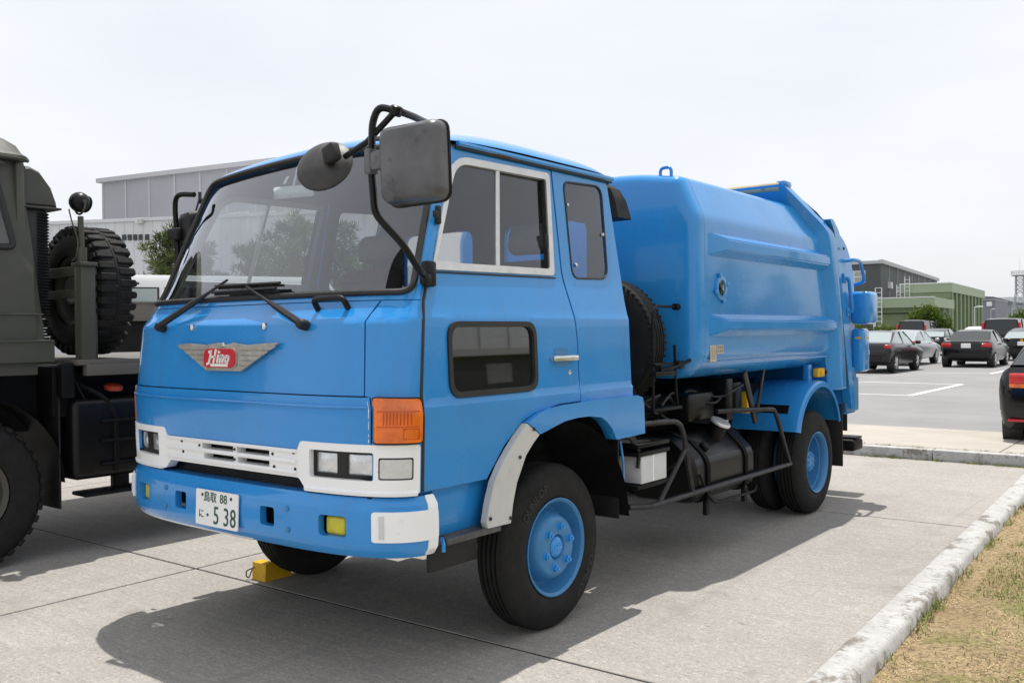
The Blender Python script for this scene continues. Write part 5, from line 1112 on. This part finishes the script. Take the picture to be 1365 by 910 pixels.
# far grey building, hill, tower, lamp posts
P = at(1304, 190); ff = frame(P, 90+4); FBD = empty('far_grey_building', P, 'far grey building just right of the green hall', 'building'); m = FB(ff); m.fx(0, 22, -3.2, 3, 0, zof(401, 190)); fo_ = m.build('wall', FARB, FBD, ang=0); m = FB(ff); m.fx(-.3, 22, -3.3, 3, zof(401, 190), zof(399.5, 190)); m.build('roof', WALLG, FBD, ang=0)
m = FB(ff); m.fx(-.25, .02, -2.6, -1.6, zof(409, 190), zof(403, 190)); m.build('window', WINW, FBD, ang=0)
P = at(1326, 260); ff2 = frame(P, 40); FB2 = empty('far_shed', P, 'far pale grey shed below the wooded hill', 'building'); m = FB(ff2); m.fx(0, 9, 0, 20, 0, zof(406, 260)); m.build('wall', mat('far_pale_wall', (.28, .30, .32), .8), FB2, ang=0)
m = FB(ff2); m.fx(-.5, 9.5, -.5, 20, zof(406, 260), zof(404.5, 260)); m.build('roof', FARB, FB2, ang=0)
m = MB(); vs = []; fs = []; K = 70; rh = random.Random(9)
for k in range(K+1):
    px = 1100+k*9; y = 404-7*exp(-((px-1322)/22)**2)-3*exp(-((px-1290)/30)**2)+(1.0 if px > 1345 else 0)+rh.uniform(-.35, .35)-.012*max(0, px-1400)
    q = at(px, 520); vs += [(q.x, q.y, -1), (q.x, q.y, zof(y, 520)), (q.x-.62*90, q.y+.785*90, zof(y, 520)+6), (q.x-.62*260, q.y+.785*260, -1)]
for k in range(K):
    for j in range(3): a = 4*k+j; fs.append((a, a+1, a+5, a+4))
m.add(vs, fs); tag(m.build('wooded_hill', FAR, fix=False), kind='structure')
P = at(1360, 250); TWR = empty('lattice_tower', P, 'steel lattice mast with a platform on top beyond the car park', 'tower'); dep = 250; zt_ = zof(369, dep); zm = zof(392, dep); m = MB(); s1, s0 = 1.35, 3.6
def leg(i, z): s_ = s1 if z >= zm else s1+(s0-s1)*(zm-z)/zm; a = pi/4+pi/2*i; return V((P.x+cos(a)*s_, P.y+sin(a)*s_, z))
for i in range(4): m.tube([leg(i, 0), leg(i, zm), leg(i, zt_)], .14, 5)
m.build('leg', WALLG, TWR); m = MB(); zs = [zm*k/3 for k in range(3)]+[zm+(zt_-zm)*k/4 for k in range(5)]
for a, b in zip(zs, zs[1:]):
    for i in range(4): j = (i+1) % 4; m.tube([leg(i, a), leg(j, b)], .07, 4); m.tube([leg(j, a), leg(i, b)], .07, 4); m.tube([leg(i, b), leg(j, b)], .07, 4)
m.build('brace', WALLG, TWR); m = MB(); m.lathe([(0, 1.8), (.2, 2.2), (.25, 2.2), (.25, 0)], (P.x, P.y, zt_), (0, 0, 1), 16)
for k in range(12): a = 2*pi*k/12; m.tube([(P.x+2.15*cos(a), P.y+2.15*sin(a), zt_+.2), (P.x+2.15*cos(a), P.y+2.15*sin(a), zt_+1.3)], .05, 4)
for dz in (.8, 1.3): m.tube([(P.x+2.15*cos(2*pi*k/20), P.y+2.15*sin(2*pi*k/20), zt_+dz) for k in range(20)], .06, 4, closed=True)
m.build('platform', WALLG, TWR); m = MB(); m.tube([(P.x, P.y, zt_), (P.x, P.y, zt_+5)], [.08, .03], 5); m.build('aerial', ALU, TWR)
for px, dep, y, lab in ((1299, 62, 410, 'slim pale lamp post in front of the ribbed green wall'), (1321, 120, 413, 'far lamp post with a flat head right of the green hall')):
    P = at(px, dep); o = empty('lamp_post', P, lab, 'lamp post'); zt_ = zof(y, dep); m = MB(); m.tube([P, P+V((0, 0, zt_))], [.05, .035], 6); m.tube([P+V((0, 0, zt_)), P+V((.2, .16, zt_+.03))], .03, 5); m.build('pole', ALU, o); m = MB(); m.box(P+V((.3, .23, zt_+.04)), (.35, .3, .09), .03); m.build('lamp_head', WINW, o)
# ------------------------------------------------------------------ cars
def car(name, loc, deg, paint, L, W, H, lower, house, lab, group, glassm=None, tail=None, plate=True, wheelr=.31, wb=(.62, 3.3), stripe=None, mirrors=True, cat='car', two=None, tailm=None):
    """lower: (y, width factor, z low, z belt); house: (y, z, bottom half width factor, top half width factor); y from the rear bumper forwards"""
    root = empty(name, loc, lab, cat, group, 0); a = radians(deg); ca, sa = cos(a), sin(a); w = W/2; ox, oy, oz = loc
    T = lambda x, y, z: (ox+x*ca-y*sa, oy+x*sa+y*ca, oz+z)
    gm = glassm or CGLASS
    # smooth station interpolation
    def dense(st, n):
        out = []
        for i in range(len(st)-1):
            for k in range(n):
                t = k/n; out.append(tuple(st[i][j]+(st[i+1][j]-st[i][j])*t for j in range(len(st[0]))))
        return out+[st[-1]]
    rings = []
    for y, f, zl, zb in dense(lower, 3):
        h = zb-zl; half = [(0, zl), (w*f*.80, zl), (w*f*.94, zl+.05), (w*f*.985, zl+.30*h), (w*f, zl+.62*h), (w*f*.985, zl+.80*h), (w*f*.945, zl+.93*h), (w*f*.86, zb), (0, zb+.015)]
        rings.append([T(x, y, z) for x, z in half]+[T(-x, y, z) for x, z in reversed(half[1:-1])])
    m = MB().loft(rings); body = m.build('body', [paint], root, ang=38)
    # greenhouse
    roofz = max(q[1] for q in house); rr = []; hs = dense(house, 3)
    for y, z, b, t in hs:
        zb = lerp([(q[0], q[3]) for q in lower], y)-.02; k = (z-zb)/(roofz-zb) if roofz > zb else 0; xb, xt = w*b, w*(b+(t-b)*max(0, min(1, k)))
        half = [(xb, zb), (xt, max(zb+.001, z-.05*k)), (xt-.09*k, max(zb+.002, z-.008*k)), (0, z+.012*k)]
        rr.append([T(x, y, q) for x, q in half]+[T(-x, y, q) for x, q in reversed(half[:-1])])
    n = len(rr[0]); vs = [p_ for r in rr for p_ in r]; gl = []; rf = []; mid = [q[0] for q in hs]
    y_r, y_f = house[1][0], house[-2][0]
    for i in range(len(rr)-1):
        top_ = y_r-.02 <= mid[i] and mid[i+1] <= y_f+.02
        for k in range(n-1):
            f_ = (i*n+k, i*n+k+1, (i+1)*n+k+1, (i+1)*n+k)
            if k in (0, 5): gl.append(f_)
            elif top_ or k in (1, 4): rf.append(f_)
            else: gl.append(f_)
    def part(fs, nm, mt):
        ids = sorted({i for f in fs for i in f}); mp = {j: i for i, j in enumerate(ids)}; m = MB(); m.add([vs[i] for i in ids], [tuple(mp[i] for i in f) for f in fs]); return m.build(nm, mt, root, ang=40)
    part(rf, 'roof', paint); part(gl, 'windows', gm)
    # pillars
    for s_ in (1, -1):
        for y0, z0, y1, z1, b0, t0 in [(house[0][0]+.02, house[0][1], house[1][0], house[1][1], house[0][2], house[1][3]), (house[-1][0], house[-1][1], house[-2][0], house[-2][1], house[-1][2], house[-2][3])]: MB().tube([T(s_*w*b0, y0, z0-.03), T(s_*w*t0, y1, z1-.045)], .035, 6).build('pillar', paint, root)
        for yb in ((y_r+y_f)/2,): MB().tube([T(s_*w*(house[1][2]+.005), yb, lerp([(q[0], q[3]) for q in lower], yb)-.03), T(s_*w*(house[1][3]+.005), yb, roofz-.05)], .03, 6).build('pillar', paint, root)
    for s_ in (1, -1):
        for y in wb:
            m = MB(); o2 = V(T(s_*(w*.985), y, wheelr)); A = V((s_*ca, s_*sa, 0)); r = wheelr
            m.lathe([(-.2, r*.62), (-.2, r*.96), (-.18, r), (-.02, r), (.0, r*.95), (.006, r*.70)], o2, A, 26); wl = m.build('wheel', TYRE, root)
            m = MB(); m.lathe([(.006, r*.70), (.002, r*.64), (-.05, r*.60), (-.05, 0)], o2, A, 22)
            for k in range(7): q = 2*pi*k/7; m.tube([o2+A*.0, o2+A*.0+V((-sa*cos(q)*r*.64, ca*cos(q)*r*.64, sin(q)*r*.64))], [.035, .022], 5)
            m.build('rim', ALLOY, wl)
            m = MB(); m.lathe([(-.22, r*1.18), (.004, r*1.18), (.0, r*1.02)], V(T(s_*(w*.972), y, wheelr+.01)), A, 26, a0=0, a1=2*pi); m.build('wheel_arch', RUB, root)
        if mirrors:
            ym = house[-1][0]-.35; zm_ = lerp([(q[0], q[3]) for q in lower], ym)+.08; m = MB(); m.box(T(s_*(w+.09), ym, zm_), (.19, .11, .13), .04, 3, M.Rotation(a, 3, 'Z')); m.build('wing_mirror', paint, root)
        for u0, u1, z0, z1, mt_ in (tail or []):
            m = MB(); xc = s_*(u0+u1)/2*w; yy = lerp([(0, .0), (.75, .02), (.9, .085), (1.0, .20)], (u0+u1)/2); m.box(T(xc, yy+.02, (z0+z1)/2), ((u1-u0)*w, .16, z1-z0), .03, 3, M.Rotation(a+s_*radians(22)*((u0+u1)/2), 3, 'Z')); m.build('tail_lamp', mt_, root)
    rot = M.Rotation(a, 3, 'Z'); zr = lower[1][3]
    m = MB(); m.box(T(0, .005, lower[1][2]+.20), (W*.74, .06, .02), .006, 1, rot); m.box(T(0, .0, lower[0][2]+.02), (W*.62, .10, .10), .03, 2, rot); m.build('rear_bumper', PLAST if not two else two, root)
    if plate:
        zpl = zr-.22 if plate is True else plate; m = MB(); m.box(T(0, -.012, zpl), (.34, .02, .17), .008, 1, rot); m.build('number_plate', PLATE, root)
    return root, T
SED = [(0, .80, .46, .78), (.04, .89, .36, .90), (.12, .95, .28, .99), (.45, .985, .24, 1.03), (1.0, 1, .20, 1.0), (2.4, 1, .20, .96), (3.4, .99, .20, .90), (4.2, .95, .22, .76), (4.5, .85, .28, .66), (4.58, .70, .36, .56)]
SEDH = [(.55, 1.02, .78, .70), (1.30, 1.38, .85, .68), (1.75, 1.44, .87, .67), (2.45, 1.43, .87, .67), (3.35, .93, .84, .70)]
VANL = [(0, .88, .36, .95), (.05, .955, .26, 1.08), (.2, .985, .22, 1.10), (1.2, 1, .2, 1.08), (3.2, 1, .2, 1.04), (4.2, .96, .22, .95), (4.6, .85, .3, .72)]
def VANH(h): return [(.06, 1.12, .93, .80), (.22, h-.06, .93, .80), (.6, h, .93, .80), (3.0, h-.02, .93, .80), (3.95, 1.02, .88, .78)]
G_ = 'cars parked in the car park'
P = at(1287.5, 34.74); T1 = car('parked_car', (P.x, P.y, -.07), 1.5, CARK, 4.58, 1.84, 1.44, SED, SEDH, 'black sedan parked alone in the middle bay, seen from behind', G_, tail=[(.56, .93, .78, .93, REDL)], plate=.83)[0]
P = at(1152.5, 32.26); car('parked_car', (P.x, P.y, -.07), -.5, CARG, 4.58, 1.80, 1.46, SED, SEDH, 'dark grey sedan half hidden behind the tail of the truck', G_, tail=[(.72, .96, .82, .95, REDL)], glassm=CGLASSL)
P = at(1189, 38.67); car('parked_car', (P.x, P.y, -.07), -1, CARS, 4.7, 1.86, 1.52, SED, SEDH, 'silver sedan with a diamond shaped red tail lamp, ahead of the dark grey one', G_, tail=[(.74, .97, .74, .98, REDL)], glassm=CGLASSL)
HAT = [(0, .86, .42, .86), (.05, .94, .30, 1.00), (.2, .98, .24, 1.04), (1.0, 1, .2, 1.0), (2.6, 1, .2, .95), (3.7, .96, .22, .82), (4.3, .85, .3, .62)]
HATH = [(.03, 1.02, .84, .74), (.55, 1.30, .86, .70), (1.5, 1.48, .87, .68), (2.2, 1.47, .87, .68), (3.2, .92, .84, .70)]
P = at(1240, 52.22); car('parked_car', (P.x, P.y, -.07), -1, CARK, 4.3, 1.74, 1.48, HAT, HATH, 'black hatchback with a pale sloping rear window, parked beyond the silver sedan', G_, glassm=CGLASSL, tail=[(.80, .98, .78, .95, CLEARL)])
P = at(1214, 58.94); car('minivan', (P.x, P.y, -.07), -2, CARB, 4.6, 1.80, 2.05, VANL, VANH(2.05), 'dark brown minivan with upright red tail lamps behind the black hatchback', G_, cat='minivan', tail=[(.88, 1.0, 1.05, 1.75, REDL)])
P = at(1334, 48.08); car('minivan', (P.x, P.y, -.07), 1, CARB, 4.6, 1.84, 2.0, VANL, VANH(2.0), 'near black minivan with a wide rear window under the round tree at the right edge', G_, cat='minivan', tail=[(.87, 1.0, 1.0, 1.78, REDL)])
P = at(1297, 59.97); car('parked_car', (P.x, P.y, -.07), 2, CARW, 4.3, 1.74, 1.58, HAT, [(y, z+.1, b, t) for y, z, b, t in HATH], 'white car of which only the roof shows above the black sedan', G_)
P = at(1362, 40.84); car('parked_car', (P.x, P.y, -.07), 1, CARK, 4.3, 1.72, 1.46, HAT, [(y, z, b, t) for y, z, b, t in HATH], 'small black car with a yellow badge, right of the black sedan', G_, glassm=CGLASSL)
MB().box(V((P.x, P.y-.03, .86)), (.12, .03, .09), .01).build('badge', YELP, bpy.data.objects[[o_.name for o_ in S.objects if o_.get('label', '').startswith('small black car')][0]])
SED2 = [(0, .80, .46, .80), (.04, .90, .36, .95), (.12, .96, .28, 1.03)]+[(y, f, a_, b_+.03) for y, f, a_, b_ in SED[3:]]
SEDH2 = [(.16, 1.06, .80, .72), (.95, 1.42, .84, .72), (1.5, 1.48, .87, .70), (2.45, 1.47, .87, .70), (3.35, .97, .84, .72)]
# the near car at the right frame edge
P = at(1437, 10.50); nc, T = car('parked_car', (P.x, P.y, -.065), -3, CARK, 4.58, 1.78, 1.46, SED2, SEDH2, 'black sedan cut off by the right frame edge behind the walkway', G_, tail=[(.42, .80, .83, .965, REDL)], plate=.86, wheelr=.32)
m = MB(); m.tube([T(x*.89, lerp([(0, -.01), (.7, .015), (1, .14)], abs(x)), .50) for x in (-.94, -.8, -.5, 0, .5, .8, .94)], .010, 6); m.build('chrome_strip', CHROME, nc)
for s_ in (1, -1): m = MB(); m.box(T(s_*.63, .015, .40), (.20, .05, .03), .008); m.build('reflector', REDL, nc); m = MB(); m.box(T(s_*.60, .0, .815), (.22, .07, .05), .012, 2, M.Rotation(radians(-3+s_*10), 3, 'Z')); m.build('amber_lamp', AMBER, nc)
m = MB(); m.box(T(-.40, .05, .955), (.14, .02, .022)); m.box(T(-.40, .045, .925), (.10, .02, .016)); m.build('boot_badge', CHROME, nc)
# white minibus and drop-side truck behind the military truck
P = at(184, 21); BUS = empty('minibus', P, 'white minibus behind the military truck, its roof and side windows showing', 'minibus'); a = radians(12)
fb = frame(P, 238)
m = FB(fb); RB_ = lambda u0, u1, v0, v1, z0, z1: None
bx_ = [(u, z) for u, z in fil([(-4.6, .5), (-4.6, 2.2), (-4.2, 2.80), (.9, 2.82), (1.3, 2.4), (1.5, .5)], [.1, .3, .28, .25, .2, .1], 5)]
m.loft([[fb(u*q+.0, v, .5+(z-.5)*q2) for u, z in bx_] for v, q, q2 in ((.95, .97, .93), (.88, .99, .985), (.6, 1, 1), (-.6, 1, 1), (-.95, .97, .95))]); bb_ = m.build('body', CARW, BUS)
for u0, u1 in ((-3.3, -2.5), (-2.3, -1.52), (-1.35, -.64), (-.45, .28)):
    m = FB(fb); m.fx(u0-.04, u1+.04, .925, .962, 2.12, 2.52); wf = m.build('window_frame', RUB, BUS, ang=0); m = FB(fb); m.fx(u0, u1, .963, .970, 2.15, 2.49); m.build('window', CGLASSL, BUS, ang=0)
for u in (-3.7, .6):
    for v_ in (.9, -.9): m = MB(); m.lathe([(-.2, .25), (-.18, .33), (0, .33), (.02, .2), (.02, 0)], fb(u, v_, .33), V(fb(0, 1, 0))-V(fb(0, 0, 0)), 20); m.build('wheel', TYRE, BUS)
m = MB(); m.tube([fb(.9, 1.0, 2.56), fb(.3, 1.35, 2.60), fb(-.1, 1.4, 2.58)], .025, 6); m.tube([fb(.1, 1.35, 2.58), fb(.2, 1.3, 2.35), fb(.5, 1.1, 2.3)], .02, 6); m.build('mirror_arm', BLACK, BUS)
P = at(205, 14); DS = empty('drop_side_truck', P, 'olive brown drop side truck bed in front of the white minibus', 'truck'); f_ = frame(P, 236)
m = FB(f_); m.fx(-3.2, 1.4, -.03, .03, 1.70, 1.955); m.fx(-3.2, 1.4, -2.0, -.03, 1.72, 1.76); m.build('drop_side', OLIVEL, DS, ang=0)
m = FB(f_); m.fx(-3.25, 1.45, -.05, .05, 1.945, 1.97); m.fx(-3.25, 1.45, -.045, .045, 1.68, 1.70); m.build('side_rail', OLIVEL, DS, ang=0)
m = FB(f_); m.fx(-3.1, 1.3, -1.4, -.5, 1.0, 1.6); m.fx(-3.0, 1.2, -1.9, -.1, 1.0, 1.70); m.build('chassis', BLACK, DS, ang=0)
for u in (-2.3, .4):
    for v_ in (-.1, -1.8): m = MB(); m.lathe([(-.25, .3), (-.22, .5), (0, .5), (.02, .3), (-.05, .2), (-.05, 0)], f_(u, v_, .5), V(f_(0, 1, 0))-V(f_(0, 0, 0)), 24); m.build('wheel', TYRE, DS)
# ------------------------------------------------------------------ what stands across the lawn, seen only in the paint and glass
m = MB(); m.add([(12.2, -40, -.03), (60, -40, -.03), (60, 80, -.03), (12.2, 80, -.03)], [(0, 1, 2, 3)]); tag(m.build('lawn', SOIL), kind='structure')
SB = empty('pale_building', (58, 30, 0), 'large pale building across the lawn, mirrored in the door glass', 'building')
m = MB(); m.bx(58, 80, -10, 110, 0, 7); m.build('wall', WALLW, SB, ang=0)
for k in range(25): m = MB(); m.bx(57.9, 58, -10+4.8*k, -9.8+4.8*k, 0, 7); m.build('wall_seam', WALLGS, SB, ang=0)
AN = empty('annex_building', (34, 34, 0), 'low grey annex with dark windows across the lawn', 'building')
m = MB(); m.bx(34, 46, 6, 90, 0, 2.6); m.build('wall', WALLD, AN, ang=0); m = MB(); m.bx(33.2, 46.1, 5.5, 90.5, 2.6, 3.0); m.build('roof', WALLGS, AN, ang=0)
for k in range(13): m = MB(); m.bx(33.93, 34.02, 8+6.2*k, 10.4+6.2*k, .9, 2.1); m.build('window', WINP if k % 3 else WIND, AN, ang=0)
for i, (x, y, k, s_, lab) in enumerate(((15, 29, 0, .9, 'pine on the lawn nearest the truck, beyond the right frame edge'), (19, 41, 1, .85, 'pine on the lawn in the middle of three, beyond the right frame edge'), (22, 55, 2, 1.0, 'pine on the lawn farthest from the truck, beyond the right frame edge'))):
    t = copy_tree(pa[k]); t.location = (x, y, 0); t.scale = (s_,)*3; t.rotation_euler.z = i*2.1; tag(t, lab, 'pine tree', 'pines on the lawn')
